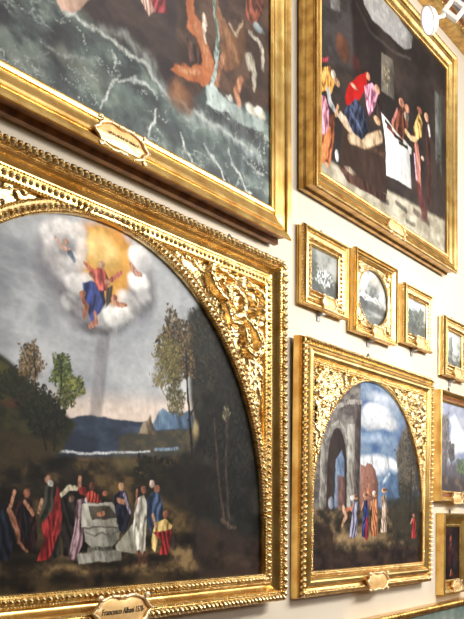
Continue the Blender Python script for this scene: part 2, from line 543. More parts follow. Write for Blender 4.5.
# carved relief for a spandrel: height field on a (theta, t) grid between arch and rectangle
def spandrel(parent, cx, zs, r, xr, zt, p, side, strokes, blobs, nth, nt, amp, seed, name='spandrel_carving'):
    th = np.linspace(.0, math.pi / 2, nth)
    a = xr - cx; b = zt - zs
    R = np.minimum(a / np.maximum(np.cos(th), 1e-6), b / np.maximum(np.sin(th), 1e-6))
    R = np.maximum(R, r + .002)
    t = np.linspace(0, 1, nt)
    TH, T = np.meshgrid(th, t)
    RR = r + (R[None, :] - r) * T
    X = RR * np.cos(TH); Z = RR * np.sin(TH)
    H = np.zeros_like(X)
    for pts, ws, hh in strokes:
        P = np.array(pts)
        m_ = max(ws) * 1.3
        sel = (X > P[:, 0].min() - m_) & (X < P[:, 0].max() + m_) & (Z > P[:, 1].min() - m_) & (Z < P[:, 1].max() + m_)
        if not sel.any(): continue
        xs = X[sel]; zs_ = Z[sel]; best = np.zeros(xs.shape)
        for i in range(len(P) - 1):
            q = P[i]; d = P[i + 1] - q
            tt = np.clip(((xs - q[0]) * d[0] + (zs_ - q[1]) * d[1]) / (d @ d + 1e-12), 0, 1)
            w = ws[i] * (1 - tt) + ws[i + 1] * tt
            k = np.clip(1 - (np.hypot(xs - q[0] - tt * d[0], zs_ - q[1] - tt * d[1]) / np.maximum(w, 1e-5)) ** 2, 0, 1)
            rib = 1 - .18 * np.cos(np.clip(1 - k, 0, 1) * 9)
            best = np.maximum(best, np.sqrt(k) * hh * rib * np.minimum(1, w / (max(ws) * .7 + 1e-6)))
        H[sel] = np.maximum(H[sel], best)
    for (bx, bz), br, hh in blobs:
        ds = np.hypot(X - bx, Z - bz); an = np.arctan2(Z - bz, X - bx)
        pet = br * (.78 + .22 * np.cos(an * 6))
        k = np.clip(1 - (ds / pet) ** 2, 0, 1)
        core = np.clip(1 - (ds / (br * .3)) ** 2, 0, 1)
        ring = np.exp(-((ds - br * .38) / (br * .1)) ** 2)
        H = np.maximum(H, (np.sqrt(k) * (1 - .5 * ring) + .3 * core) * hh)
    H = H + .0025 * fbm(X, Z, .012, seed, 3) / 1.0
    V = np.stack([cx + side * X, -(p + H * amp), zs + Z], -1).reshape(-1, 3)
    idx = np.arange(nth * nt).reshape(nt, nth)
    if side > 0:
        q = np.stack([idx[:-1, :-1], idx[1:, :-1], idx[1:, 1:], idx[:-1, 1:]], -1)
    else:
        q = np.stack([idx[:-1, :-1], idx[:-1, 1:], idx[1:, 1:], idx[1:, :-1]], -1)
    mb = MB(); mb.add(V, [tuple(int(i) for i in f) for f in q.reshape(-1, 4)])
    return mb.build(name, M['gold_carved'], parent)

def leaf_field(cx_r, xr, zt, seed, n, size, hh):
    """curling acanthus leaves scattered over the corner field"""
    rs = np.random.RandomState(seed); S = []
    tries = 0
    while len(S) < n and tries < n * 30:
        tries += 1
        x = rs.uniform(.02, xr); z = rs.uniform(.02, zt)
        if math.hypot(x, z) < cx_r + size * .3: continue
        an = rs.uniform(0, 6.283); L = size * rs.uniform(.7, 1.4); curl = rs.uniform(-2.6, 2.6)
        pts = [(x, z)]
        for q in range(5):
            an += curl / 5
            pts.append((pts[-1][0] + L / 5 * math.cos(an), pts[-1][1] + L / 5 * math.sin(an)))
        w = size * rs.uniform(.16, .28)
        S.append((pts, [w * .5, w, w * .95, w * .8, w * .55, w * .2], hh * rs.uniform(.5, 1)))
    return S

def spiral(cx, cz, r0, r1, a0, turns, w0, w1, hh, n=26):
    pts = []; ws = []
    for i in range(n):
        t = i / (n - 1); r = r0 * (1 - t) + r1 * t; a = a0 + turns * 2 * math.pi * t
        pts.append((cx + r * math.cos(a), cz + r * math.sin(a))); ws.append(w0 * (1 - t) + w1 * t)
    return (pts, ws, hh)

# ---- canvas pictures, small ones with painted glare, in metres from the lower left corner
OPS = {}
OPS['P1'] = [
    ('N',[(-0.156,1.324),(2.632,3.816),(2.632,-0.043),(-0.156,-0.783)],[(96,106,104),(118,126,122),(80,86,86),(84,76,80)],0.3,0.0379,1),
    ('N',[(-0.156,0.446),(0.776,0.512),(0.994,0.269),(0.938,0.09),(0.532,-0.036),(-0.156,-0.197)],[(74,66,72),(100,104,102),(66,60,64)],0.22,0.0506,0.8),
    ('N',[(0.725,0.061),(0.938,0.07),(1.112,0.017),(0.938,-0.007),(0.626,0.002),(0.356,-0.006)],[(86,74,82),(104,96,100)],0.1,0.0374,0.7),
    ('N',[(-0.336,-0.221),(0.938,0.361),(1.503,0.358),(1.804,0.294),(2.548,0.464),(2.548,-0.038),(-0.336,-0.498)],[(92,102,102),(136,146,140),(64,66,72)],0.11,0.0544,0.7),
    ('R',[(-0.336,0.609),(1.052,0.812),(1.503,0.358),(1.804,0.294),(2.548,0.464),(2.548,-0.038),(-0.336,-0.387)],(206,214,206),0.09,0.022,0.7,0.75),
    ('R',[(-0.336,0.609),(1.052,0.812),(1.503,0.358),(1.804,0.294),(2.548,0.464),(2.548,-0.038),(-0.336,-0.387)],(170,182,176),0.16,0.03,0.75,0.7),
    ('N',[(0.883,1.486),(1.804,2.149),(1.804,0.238),(1.634,0.24),(1.503,0.288),(1.434,0.338),(1.287,0.337),(1.148,0.344),(1.052,0.382)],[(70,56,58),(86,70,66),(58,46,48)],0.15,0.0256,0.95),
    ('N',[(1.741,2.103),(2.548,2.684),(2.548,0.506),(2.216,0.436),(1.935,0.418),(1.788,0.27),(1.695,0.29)],[(84,66,58),(104,84,72),(66,52,48)],0.12,0.0243,0.97),
    ('E',(1.185,0.126),0.1494,0.0574,(134,140,132),0.041,0.5),
    ('E',(0.994,0.151),0.0802,0.0315,(138,140,130),0.0315,0.5),
    ('E',(1.366,0.132),0.1074,0.0511,(122,136,132),0.0341,0.5),
    ('S',[(0.938,0.354),(0.971,0.322),(1.017,0.358),(1.052,0.334),(1.16,0.341),(1.261,0.334),(1.366,0.319),(1.489,0.334),(1.532,0.29),(1.62,0.261),(1.757,0.249),(1.935,0.247),(2.161,0.248),(2.348,0.23)],[0.0056,0.0111,0.0111,0.0083,0.0056,0.0078,0.0067,0.0133,0.0089,0.0078,0.01,0.0089,0.0078,0.0056],(214,220,212),0.0089,0.8),
    ('S',[(1.173,0.354),(1.326,0.387),(1.434,0.364),(1.518,0.355)],[0.0164,0.0218,0.0273,0.0328],(150,156,152),0.0218,0.6),
    ('S',[(1.518,0.32),(1.62,0.261),(1.804,0.238),(2.143,0.252),(2.447,0.22)],[0.0243,0.0304,0.0365,0.0365,0.0304],(158,170,168),0.0243,0.6),
    ('S',[(1.248,0.287),(1.28,0.259),(1.261,0.218)],[0.0042,0.0052,0.0036],(200,208,202),0.0042,0.8),
    ('S',[(1.076,0.152),(1.136,0.144),(1.173,0.134)],[0.005,0.005,0.003],(196,202,190),0.005,0.7),
    ('S',[(1.287,0.194),(1.235,0.133),(1.197,0.078),(1.173,0.028)],[0.0041,0.0071,0.0071,0.0051],(206,214,208),0.0051,0.85),
    ('S',[(1.287,0.178),(1.393,0.227),(1.489,0.247),(1.546,0.216)],[0.0044,0.0067,0.0078,0.0056],(198,208,202),0.0067,0.8),
    ('S',[(1.546,0.154),(1.539,0.099),(1.503,0.051),(1.503,0.016)],[0.0045,0.0067,0.0067,0.0045],(216,222,214),0.0045,0.9),
    ('S',[(1.726,0.119),(1.757,0.074),(1.772,0.033),(1.82,0.011)],[0.0042,0.0072,0.006,0.0048],(216,222,214),0.0048,0.9),
    ('S',[(1.918,0.128),(1.985,0.083),(2.054,0.047),(2.107,0.004)],[0.0046,0.0078,0.0078,0.0052],(206,214,208),0.0052,0.9),
    ('S',[(2.125,0.177),(2.161,0.109),(2.234,0.082),(2.291,0.019),(2.348,0.015)],[0.0048,0.0089,0.0082,0.0068,0.0041],(216,222,214),0.0055,0.9),
    ('S',[(2.272,0.164),(2.387,0.15),(2.467,0.153)],[0.005,0.0071,0.0057],(206,214,208),0.0057,0.8),
    ('S',[(0.829,0.16),(0.938,0.144),(1.076,0.192)],[0.0037,0.0056,0.0037],(150,156,152),0.0056,0.7),
    ('S',[(0.675,0.022),(0.776,0.056),(0.883,0.129)],[0.0035,0.0044,0.0035],(146,150,146),0.0053,0.6),
    ('S',[(1.649,0.147),(1.885,0.136),(2.234,0.152),(2.447,0.106)],[0.0342,0.0479,0.0547,0.041],(92,104,108),0.0342,0.6),
    ('S',[(1.804,0.294),(2.054,0.289),(2.447,0.324)],[0.0196,0.0326,0.0326],(86,88,90),0.0261,0.7),
    ('Q',[(0.915,0.428),(0.921,0.346),(0.954,0.334),(1.017,0.354),(1.076,0.4),(1.112,0.457),(1.112,0.521)],(216,172,148),0.0055,1),
    ('P',[(1.434,0.674),(1.447,0.586),(1.489,0.553),(1.546,0.587),(1.503,0.708)],(212,168,150),0.0052,1),
    ('P',[(1.489,0.701),(1.518,0.618),(1.554,0.586),(1.634,0.617),(1.575,0.742)],(170,62,72),0.0053,1),
    ('Q',[(1.772,1.02),(1.828,1.048),(1.836,0.707),(1.885,0.691),(1.935,0.627),(1.985,0.562),(2.002,0.473),(1.943,0.412),(1.82,0.393),(1.71,0.368),(1.657,0.375),(1.687,0.414),(1.804,0.461),(1.893,0.506),(1.885,0.578),(1.836,0.604),(1.78,0.617)],(172,112,78),0.0075,1),
    ('S',[(1.852,0.658),(1.918,0.601),(1.951,0.52)],[0.0126,0.0188,0.0188],(206,146,108),0.0157,0.6),
    ('S',[(1.726,0.411),(1.885,0.456)],[0.0125,0.0125],(206,146,110),0.0125,0.6),
    ('P',[(1.772,0.577),(1.877,0.556),(1.893,0.515),(1.804,0.47)],(96,64,56),0.007,0.9),
    ('E',(1.741,0.28),0.109,0.0688,(116,88,68),0.0184,0.8),
    ('E',(1.726,0.292),0.0619,0.0366,(144,112,86),0.0183,0.6),
    ('S',[(1.926,0.738),(1.918,0.687),(1.935,0.618)],[0.0126,0.0151,0.0088],(222,202,182),0.0063,1),
    ('P',[(2.011,1.141),(2.037,0.845),(2.089,0.8),(2.125,0.767),(2.197,0.768),(2.291,0.879),(2.3,0.782),(2.262,0.685),(2.216,0.606),(2.107,0.543),(2.063,0.594),(2.072,0.685),(2.019,0.76)],(136,100,70),0.0099,1),
    ('S',[(2.072,0.783),(2.143,0.715),(2.197,0.639)],[0.0134,0.02,0.02],(166,126,90),0.02,0.6),
    ('S',[(2.134,0.79),(2.188,0.764),(2.262,0.856)],[0.0068,0.0095,0.0068],(196,172,146),0.0068,0.8),
    ('P',[(2.291,1.284),(2.447,1.363),(2.487,1.039),(2.387,0.901),(2.291,0.879)],(130,72,50),0.0103,0.9),
    ('E',(2.407,0.889),0.0495,0.0207,(168,184,190),0.0103,0.7),
    ('S',[(2.08,0.601),(2.045,0.519),(2.011,0.448)],[0.0195,0.0234,0.0195],(172,122,92),0.0091,1),
    ('S',[(2.244,0.557),(2.197,0.479),(2.225,0.41)],[0.0203,0.0257,0.0163],(190,132,100),0.0081,1),
    ('S',[(1.985,1.032),(2.002,0.8),(2.037,0.699),(2.028,0.599),(1.994,0.441)],[0.0091,0.0104,0.013,0.0156,0.0156],(172,190,184),0.0065,0.95),
    ('S',[(1.994,0.892),(2.019,0.711),(2.054,0.629)],[0.0065,0.0103,0.0103],(92,120,98),0.0065,0.8),
    ('S',[(2.329,0.835),(2.407,0.817),(2.457,0.785),(2.447,0.698)],[0.0101,0.0145,0.0145,0.0116],(178,168,152),0.0087,1),
    ('S',[(2.339,0.706),(2.368,0.646),(2.368,0.554)],[0.0283,0.0212,0.0113],(170,162,144),0.0099,1),
    ('S',[(2.319,0.688),(2.329,0.661)],[0.028,0.021],(196,188,170),0.014,0.7),
    ('Q',[(1.926,0.406),(1.994,0.441),(2.089,0.409),(2.234,0.413),(2.467,0.435),(2.507,0.376),(2.291,0.342),(2.107,0.347),(1.943,0.326)],(168,184,180),0.0099,0.95),
    ('E',(2.348,0.444),0.0582,0.0256,(214,212,196),0.0102,1),
    ('E',(2.427,0.452),0.0498,0.0259,(206,204,188),0.0104,1),
    ('E',(2.143,0.429),0.0271,0.0148,(206,208,198),0.0069,0.9),
]
OPS['P2'] = [
    ('N',[(-0.731,1.095),(2.522,2.043),(2.522,-0.35),(-0.731,-0.02)],[(182,185,188),(158,162,168),(202,204,206)],0.3,0.0111,1),
    ('N',[(-0.731,1.095),(1.036,1.61),(0.922,1.028),(0.66,0.873),(-0.731,0.525)],[(146,150,156),(184,188,192),(124,128,136)],0.22,0.0665,0.75),
    ('R',[(-0.731,1.07),(1.187,1.612),(0.978,1.156),(0.761,0.963),(-0.731,0.525)],(212,215,218),0.3,0.12,0.35,0.5),
    ('R',[(1.557,1.538),(2.522,1.724),(2.522,0.926),(1.349,0.799)],(208,210,212),0.3,0.12,0.3,0.6),
    ('N',[(1.557,1.583),(2.522,1.83),(2.522,1.299),(1.631,1.148)],[(140,145,150),(165,168,172)],0.2,0.0684,0.6),
    ('Q',[(0.427,0.728),(0.978,0.775),(1.631,0.83),(2.305,0.903),(2.305,0.698),(0.427,0.56)],(226,208,194),0.0586,0.9),
    ('Q',[(1.2,1.041),(1.283,1.055),(1.225,0.694),(1.15,0.687)],(132,126,130),0.0125,0.55),
    ('E',(0.967,1.305),0.1364,0.1348,(120,118,124),0.0397,0.8),
    ('E',(1.12,1.159),0.1579,0.082,(108,104,108),0.0369,0.8),
    ('E',(1.486,1.317),0.12,0.1503,(140,138,142),0.0354,0.8),
    ('Q',[(1.12,1.503),(1.283,1.538),(1.43,1.541),(1.437,1.412),(1.403,1.283),(1.322,1.198),(1.219,1.203),(1.132,1.244),(1.078,1.306),(1.084,1.4)],(222,164,90),0.0295,1),
    ('E',(1.238,1.408),0.1085,0.0714,(240,200,130),0.0378,0.95),
    ('E',(1.362,1.498),0.0537,0.0431,(214,150,84),0.0259,0.7),
    ('E',(0.933,1.399),0.0672,0.0512,(227,223,221),0.0197,0.9),
    ('E',(1.013,1.451),0.0812,0.032,(236,231,227),0.016,0.9),
    ('E',(0.945,1.323),0.0619,0.0513,(180,176,176),0.0197,0.9),
    ('E',(1.013,1.283),0.0754,0.0481,(189,186,185),0.016,0.9),
    ('E',(1.072,1.239),0.0595,0.0406,(229,226,223),0.0162,0.8),
    ('E',(1.036,1.16),0.0469,0.0362,(189,187,187),0.0121,0.9),
    ('E',(1.144,1.139),0.0736,0.0371,(150,146,148),0.0165,0.9),
    ('E',(1.244,1.116),0.0704,0.0505,(176,175,174),0.0126,0.95),
    ('E',(1.296,1.15),0.0589,0.0425,(227,226,223),0.0128,0.9),
    ('E',(1.376,1.182),0.0608,0.0475,(240,238,234),0.013,0.9),
    ('E',(1.437,1.22),0.0485,0.0394,(188,187,185),0.0131,0.9),
    ('E',(1.486,1.441),0.0777,0.0575,(227,226,223),0.0133,0.95),
    ('E',(1.529,1.415),0.0431,0.0446,(174,172,174),0.0178,0.8),
    ('E',(1.479,1.333),0.0704,0.0441,(242,240,236),0.0132,0.95),
    ('E',(1.514,1.279),0.05,0.0356,(182,180,180),0.0133,0.9),
    ('E',(1.175,1.07),0.1119,0.0249,(92,88,92),0.0166,0.75),
    ('S',[(0.99,1.19),(1.084,1.152),(1.169,1.119)],[0.0148,0.0197,0.0148],(112,108,110),0.0197,0.6),
    ('S',[(1.244,1.065),(1.349,1.1),(1.43,1.157)],[0.0107,0.0161,0.0107],(120,118,120),0.0214,0.6),
    ('E',(1.09,1.455),0.054,0.0367,(222,216,210),0.0163,0.85),
    ('E',(1.108,1.394),0.0363,0.0409,(246,238,231),0.0164,0.8),
    ('E',(1.078,1.33),0.0537,0.0366,(226,222,218),0.0162,0.8),
    ('E',(1.43,1.524),0.0621,0.0393,(238,227,220),0.0175,0.75),
    ('E',(1.132,1.268),0.0488,0.0288,(220,216,212),0.0123,0.85),
    ('E',(1.389,1.245),0.0543,0.0303,(214,210,206),0.013,0.8),
    ('P',[(1.108,1.247),(1.169,1.276),(1.244,1.259),(1.257,1.202),(1.219,1.145),(1.169,1.103),(1.132,1.153)],(44,62,124),0.005,1),
    ('S',[(1.181,1.254),(1.219,1.203),(1.181,1.13)],[0.0103,0.0154,0.0103],(78,98,160),0.0077,0.7),
    ('P',[(1.257,1.261),(1.302,1.279),(1.296,1.218),(1.257,1.177)],(40,60,66),0.0051,0.9),
    ('P',[(1.169,1.318),(1.231,1.348),(1.283,1.301),(1.257,1.244),(1.206,1.243),(1.181,1.279)],(188,84,72),0.0042,1),
    ('S',[(1.12,1.339),(1.169,1.313)],[0.0081,0.0122],(200,110,88),0.0041,1),
    ('S',[(1.355,1.35),(1.296,1.303)],[0.0084,0.0127],(196,104,86),0.0042,1),
    ('E',(1.231,1.352),0.0191,0.0168,(206,158,126),0.0025,1),
    ('E',(1.169,1.297),0.0186,0.0124,(150,100,76),0.0025,1),
    ('E',(1.27,1.285),0.0194,0.0127,(190,140,110),0.0025,1),
    ('S',[(0.956,1.397),(0.99,1.369),(1.03,1.367)],[0.0067,0.0096,0.0115],(206,160,136),0.0033,1),
    ('E',(1.013,1.399),0.0151,0.012,(196,146,120),0.0024,1),
    ('S',[(1.036,1.357),(1.06,1.334)],[0.0147,0.0098],(88,110,134),0.0049,0.9),
    ('S',[(1.423,1.4),(1.458,1.369),(1.493,1.367)],[0.0111,0.0144,0.0111],(206,150,126),0.0039,1),
    ('E',(1.437,1.39),0.0166,0.0131,(190,130,104),0.0026,1),
    ('S',[(1.102,1.205),(1.132,1.162),(1.12,1.118)],[0.012,0.015,0.01],(176,116,86),0.0035,1),
    ('E',(1.114,1.207),0.0158,0.0123,(186,120,90),0.0025,1),
    ('S',[(1.156,1.084),(1.194,1.107),(1.187,1.139)],[0.0123,0.0123,0.0082],(200,130,106),0.0036,1),
    ('S',[(1.302,1.22),(1.335,1.209),(1.389,1.215)],[0.0128,0.0128,0.0075],(206,140,110),0.0037,1),
    ('E',(1.316,1.231),0.0158,0.0111,(176,110,84),0.0026,1),
    ('P',[(-0.731,0.624),(0.978,0.688),(1.169,0.718),(1.416,0.715),(1.631,0.721),(2.121,0.754),(2.522,0.799),(2.522,0.554),(-0.731,0.401)],(66,76,92),0.0046,1),
    ('N',[(0.867,0.647),(1.557,0.697),(1.865,0.694),(1.865,0.599),(0.867,0.53)],[(72,82,98),(92,102,116),(56,64,78)],0.15,0.0086,1),
    ('Q',[(1.557,0.688),(1.601,0.75),(1.653,0.796),(1.691,0.781),(1.738,0.795),(1.8,0.783),(1.881,0.809),(1.914,0.727)],(96,120,144),0.0056,1),
    ('S',[(1.631,0.771),(1.609,0.719)],[0.0116,0.0174],(134,156,176),0.0087,0.7),
    ('N',[(1.335,0.644),(1.557,0.683),(1.948,0.729),(2.068,0.582),(1.349,0.576)],[(78,76,68),(96,88,72)],0.06,0.0091,0.95),
    ('Q',[(1.479,0.664),(1.5,0.71),(1.536,0.726),(1.557,0.755),(1.579,0.716),(1.609,0.674)],(152,136,114),0.0045,1),
    ('S',[(0.922,0.549),(1.156,0.56),(1.416,0.58),(1.557,0.589)],[0.0055,0.0044,0.0044,0.0033],(206,212,216),0.0033,1),
    ('S',[(1.594,0.601),(1.769,0.617)],[0.0073,0.0061],(122,142,160),0.0048,1),
    ('N',[(-0.731,0.822),(0.383,0.971),(0.66,0.902),(0.73,0.868),(0.814,0.803),(0.922,0.745),(1.013,0.707),(1.072,0.672),(0.978,0.541),(-0.731,0.376)],[(48,50,34),(74,70,44),(34,34,26)],0.08,0.0148,1),
    ('E',(0.67,0.83),0.0447,0.0333,(112,108,58),0.0148,0.7),
    ('E',(0.72,0.724),0.061,0.0187,(116,72,52),0.015,0.7),
    ('E',(0.68,0.734),0.0399,0.0149,(84,90,50),0.0111,0.6),
    ('N',[(-0.731,0.475),(0.761,0.562),(0.978,0.537),(1.416,0.563),(1.865,0.59),(2.522,0.554),(2.522,-0.35),(-0.731,-0.02)],[(54,47,36),(104,88,62),(30,26,20)],0.11,0.015,1),
    ('N',[(-0.731,0.475),(0.66,0.614),(0.922,0.596),(0.967,0.536),(0.66,0.466),(-0.731,0.376)],[(78,66,48),(56,50,40)],0.1,0.0148,0.8),
    ('E',(1.403,0.527),0.1093,0.0348,(126,114,84),0.0261,0.5),
    ('N',[(-0.437,0.169),(0.978,0.14),(1.948,0.166),(2.522,0.076),(2.522,-0.084),(-0.437,0.004)],[(92,78,58),(140,122,92),(52,44,34)],0.07,0.023,0.9),
    ('N',[(-0.437,0.103),(0.814,0.076),(1.486,0.046),(2.522,0.044),(2.522,-0.35),(-0.437,-0.05)],[(26,22,18),(58,48,36)],0.12,0.0188,0.8),
    ('N',[(1.865,0.286),(2.522,0.341),(2.522,-0.137),(1.948,-0.099)],[(66,54,50),(48,40,38)],0.1,0.0403,0.85),
    ('F',(0.894,0.703),0.1431,0.1092,420,0.0094,[(26,30,22),(38,42,30),(54,56,40)],0.9),
    ('F',(0.735,0.789),0.1536,0.0752,260,0.009,[(36,40,26),(58,58,34)],0.8),
    ('F',(0.819,0.888),0.0798,0.092,330,0.0065,[(118,100,74),(146,128,98),(88,76,54),(64,58,42)],0.8),
    ('F',(0.99,0.872),0.0746,0.0956,300,0.0072,[(84,94,54),(116,124,76),(58,68,40)],0.85),
    ('F',(1.06,0.825),0.0829,0.0566,180,0.0069,[(98,106,62),(140,140,90),(62,70,42)],0.85),
    ('F',(1.013,0.771),0.0696,0.0481,130,0.0068,[(62,70,42),(110,112,70)],0.85),
    ('S',[(0.835,0.955),(0.84,0.821),(0.867,0.67),(0.9,0.556)],[0.0023,0.0037,0.0051,0.006],(44,36,28),0.0023,0.9),
    ('S',[(0.99,0.92),(0.978,0.759),(0.945,0.559)],[0.0024,0.0038,0.0057],(44,38,28),0.0024,0.9),
    ('N',[(1.849,1.27),(1.998,1.356),(2.267,1.408),(2.522,1.139),(2.522,0.182),(1.914,0.286),(1.816,0.521),(1.914,0.669),(1.865,0.855)],[(46,46,42),(34,34,32),(62,60,54)],0.09,0.0295,1),
    ('F',(1.998,1.113),0.1885,0.2434,500,0.0117,[(56,54,48),(42,42,38),(70,68,58)],0.8),
    ('F',(2.23,0.794),0.316,0.4564,700,0.0142,[(42,42,38),(54,52,46),(32,32,30)],0.75),
    ('F',(1.761,1.086),0.1727,0.205,900,0.0093,[(96,84,64),(74,64,50),(124,110,82),(58,52,42)],0.85),
    ('F',(1.691,1.02),0.1223,0.1564,300,0.0078,[(128,120,84),(96,92,64)],0.8),
    ('F',(1.753,0.843),0.0939,0.0931,220,0.0074,[(112,108,76),(74,70,52)],0.7),
    ('F',(1.616,0.919),0.0743,0.0453,60,0.0073,[(120,112,80)],0.6),
    ('F',(2.175,0.819),0.0456,0.0502,26,0.007,[(150,146,120),(96,92,78)],0.6),
    ('E',(1.914,0.717),0.0249,0.0431,(176,160,126),0.0144,0.6),
    ('S',[(1.832,1.088),(1.849,0.853),(1.881,0.619),(1.889,0.381)],[0.0063,0.0088,0.01,0.0113],(46,36,30),0.0038,1),
    ('S',[(1.849,0.759),(1.931,0.862)],[0.0051,0.0038],(46,36,30),0.0032,1),
    ('S',[(2.068,0.779),(2.103,0.534),(2.157,0.277)],[0.0066,0.0093,0.012],(92,74,62),0.0053,0.85),
    ('S',[(2.184,0.84),(2.175,0.538),(2.202,0.257)],[0.0068,0.0095,0.0135],(86,72,62),0.0054,0.8),
    ('S',[(2.139,0.287),(2.212,0.252),(2.267,0.247)],[0.0109,0.0137,0.0068],(104,88,74),0.0068,0.7),
    ('F',(1.631,0.512),0.2242,0.0727,300,0.0109,[(38,36,30),(52,48,38)],0.8),
    ('N',[(1.832,0.616),(2.05,0.532),(2.068,0.287),(1.785,0.323),(1.557,0.419)],[(40,38,34),(52,46,40)],0.08,0.0284,0.9),
    ('E',(0.814,0.129),0.1698,0.0134,(30,26,20),0.0115,0.8),
    ('E',(1.06,0.117),0.1184,0.0121,(34,30,24),0.0121,0.8),
    ('E',(1.283,0.098),0.1691,0.0127,(34,30,24),0.0127,0.8),
    ('E',(1.557,0.115),0.1452,0.0179,(38,32,26),0.0134,0.7),
    ('E',(1.036,0.303),0.0938,0.1369,(30,26,22),0.0242,0.6),
    ('E',(0.761,0.282),0.0829,0.1287,(34,30,26),0.0227,0.5),
    ('P',[(0.645,0.282),(0.69,0.345),(0.725,0.327),(0.735,0.188),(0.7,0.133),(0.631,0.128)],(30,38,58),0.0037,1),
    ('S',[(0.705,0.319),(0.746,0.252),(0.751,0.199),(0.798,0.16)],[0.0115,0.0124,0.0075,0.0057],(160,112,84),0.0035,1),
    ('S',[(0.715,0.334),(0.735,0.391)],[0.0088,0.007],(186,128,98),0.0026,1),
    ('P',[(0.73,0.338),(0.782,0.37),(0.819,0.359),(0.846,0.29),(0.851,0.205),(0.824,0.16),(0.782,0.183),(0.751,0.252)],(64,26,32),0.0038,1),
    ('P',[(0.761,0.335),(0.798,0.336),(0.819,0.244),(0.798,0.183),(0.766,0.244)],(22,24,30),0.0038,0.9),
    ('E',(0.798,0.385),0.0179,0.0168,(176,116,88),0.0023,1),
    ('S',[(0.787,0.354),(0.829,0.305)],[0.0082,0.0082],(182,130,100),0.0027,1),
    ('P',[(0.878,0.399),(0.922,0.428),(0.973,0.402),(0.984,0.144),(0.933,0.129),(0.9,0.244),(0.856,0.313)],(66,64,54),0.0039,1),
    ('P',[(0.961,0.413),(0.99,0.374),(0.996,0.251),(0.961,0.22),(0.933,0.157),(0.911,0.126),(0.851,0.124),(0.889,0.205),(0.878,0.267),(0.945,0.33)],(160,34,36),0.0039,1),
    ('S',[(0.956,0.362),(0.922,0.243),(0.889,0.146)],[0.0056,0.0075,0.0047],(128,20,28),0.0056,0.8),
    ('S',[(0.967,0.315),(0.939,0.224)],[0.0047,0.0047],(214,80,74),0.0047,0.6),
    ('E',(0.914,0.439),0.02,0.018,(176,128,104),0.0024,1),
    ('E',(0.928,0.424),0.0168,0.0134,(196,190,182),0.0028,0.9),
    ('S',[(0.878,0.36),(0.862,0.313)],[0.0082,0.0073],(190,140,110),0.0023,1),
    ('P',[(0.984,0.362),(1.042,0.392),(1.09,0.34),(1.108,0.202),(1.072,0.129),(0.996,0.139),(0.99,0.243)],(44,38,34),0.004,1),
    ('S',[(0.984,0.382),(1.025,0.411),(1.072,0.413)],[0.0077,0.0106,0.0087],(216,204,170),0.0034,1),
    ('E',(1.048,0.368),0.0188,0.0161,(120,96,78),0.0032,1),
    ('P',[(1.078,0.364),(1.12,0.373),(1.126,0.283),(1.108,0.181),(1.072,0.121),(1.025,0.127),(1.06,0.235)],(168,132,142),0.0041,1),
    ('S',[(1.096,0.344),(1.084,0.243),(1.048,0.15)],[0.0049,0.0059,0.0049],(208,176,180),0.0049,0.7),
    ('P',[(1.12,0.353),(1.169,0.35),(1.212,0.317),(1.194,0.3),(1.126,0.3)],(62,78,112),0.0041,1),
    ('E',(1.144,0.366),0.0209,0.0181,(186,186,184),0.0029,1),
    ('P',[(1.12,0.39),(1.163,0.407),(1.212,0.392),(1.231,0.359),(1.144,0.353)],(178,66,46),0.0041,1),
    ('E',(1.169,0.424),0.0211,0.0166,(118,76,56),0.0025,1),
    ('S',[(1.09,0.413),(1.096,0.458)],[0.0089,0.0089],(196,140,112),0.003,1),
    ('E',(1.251,0.393),0.0167,0.011,(190,120,88),0.0025,1),
    ('E',(1.108,0.406),0.0242,0.0164,(140,40,40),0.0033,1),
    ('Q',[(1.108,0.349),(1.296,0.36),(1.376,0.284),(1.376,0.254),(1.108,0.255)],(176,172,158),0.0025,1),
    ('Q',[(1.144,0.341),(1.276,0.347),(1.335,0.293),(1.169,0.284)],(84,78,66),0.0025,1),
    ('Q',[(1.12,0.255),(1.355,0.258),(1.342,0.207),(1.289,0.169),(1.169,0.168),(1.126,0.197)],(154,152,140),0.0029,1),
    ('S',[(1.132,0.234),(1.187,0.217),(1.231,0.233),(1.283,0.216),(1.329,0.237)],[0.0036,0.0036,0.0036,0.0036,0.0036],(96,94,86),0.0031,0.8),
    ('Q',[(1.144,0.172),(1.296,0.174),(1.302,0.152),(1.138,0.148)],(104,102,92),0.0029,1),
    ('Q',[(1.078,0.149),(1.355,0.16),(1.355,0.112),(1.084,0.105)],(158,156,144),0.0029,1),
    ('S',[(1.12,0.253),(1.369,0.256)],[0.0032,0.0032],(88,84,74),0.0027,0.9),
    ('Q',[(1.316,0.177),(1.444,0.276),(1.479,0.174),(1.458,0.135),(1.322,0.156)],(170,166,150),0.0035,1),
    ('S',[(1.206,0.305),(1.238,0.313)],[0.0093,0.0093],(190,128,98),0.0026,1),
    ('P',[(1.302,0.382),(1.349,0.413),(1.389,0.406),(1.416,0.345),(1.416,0.293),(1.382,0.241),(1.342,0.237),(1.316,0.318)],(36,42,68),0.0039,1),
    ('E',(1.355,0.426),0.0214,0.0172,(196,148,112),0.0026,1),
    ('S',[(1.376,0.392),(1.416,0.319)],[0.0098,0.0077],(140,132,152),0.0038,1),
    ('S',[(1.335,0.37),(1.376,0.358)],[0.0108,0.0108],(176,124,98),0.0032,1),
    ('P',[(1.458,0.372),(1.514,0.396),(1.543,0.347),(1.529,0.24),(1.521,0.138),(1.465,0.148),(1.437,0.241),(1.444,0.328)],(214,208,190),0.0035,1),
    ('S',[(1.479,0.351),(1.486,0.174)],[0.0045,0.0056],(160,152,132),0.0045,0.7),
    ('E',(1.514,0.418),0.0214,0.0178,(140,96,74),0.0027,1),
    ('S',[(1.479,0.144),(1.486,0.086)],[0.0089,0.0067],(110,60,52),0.0034,1),
    ('S',[(1.514,0.143),(1.521,0.098)],[0.009,0.0068],(110,60,52),0.0034,1),
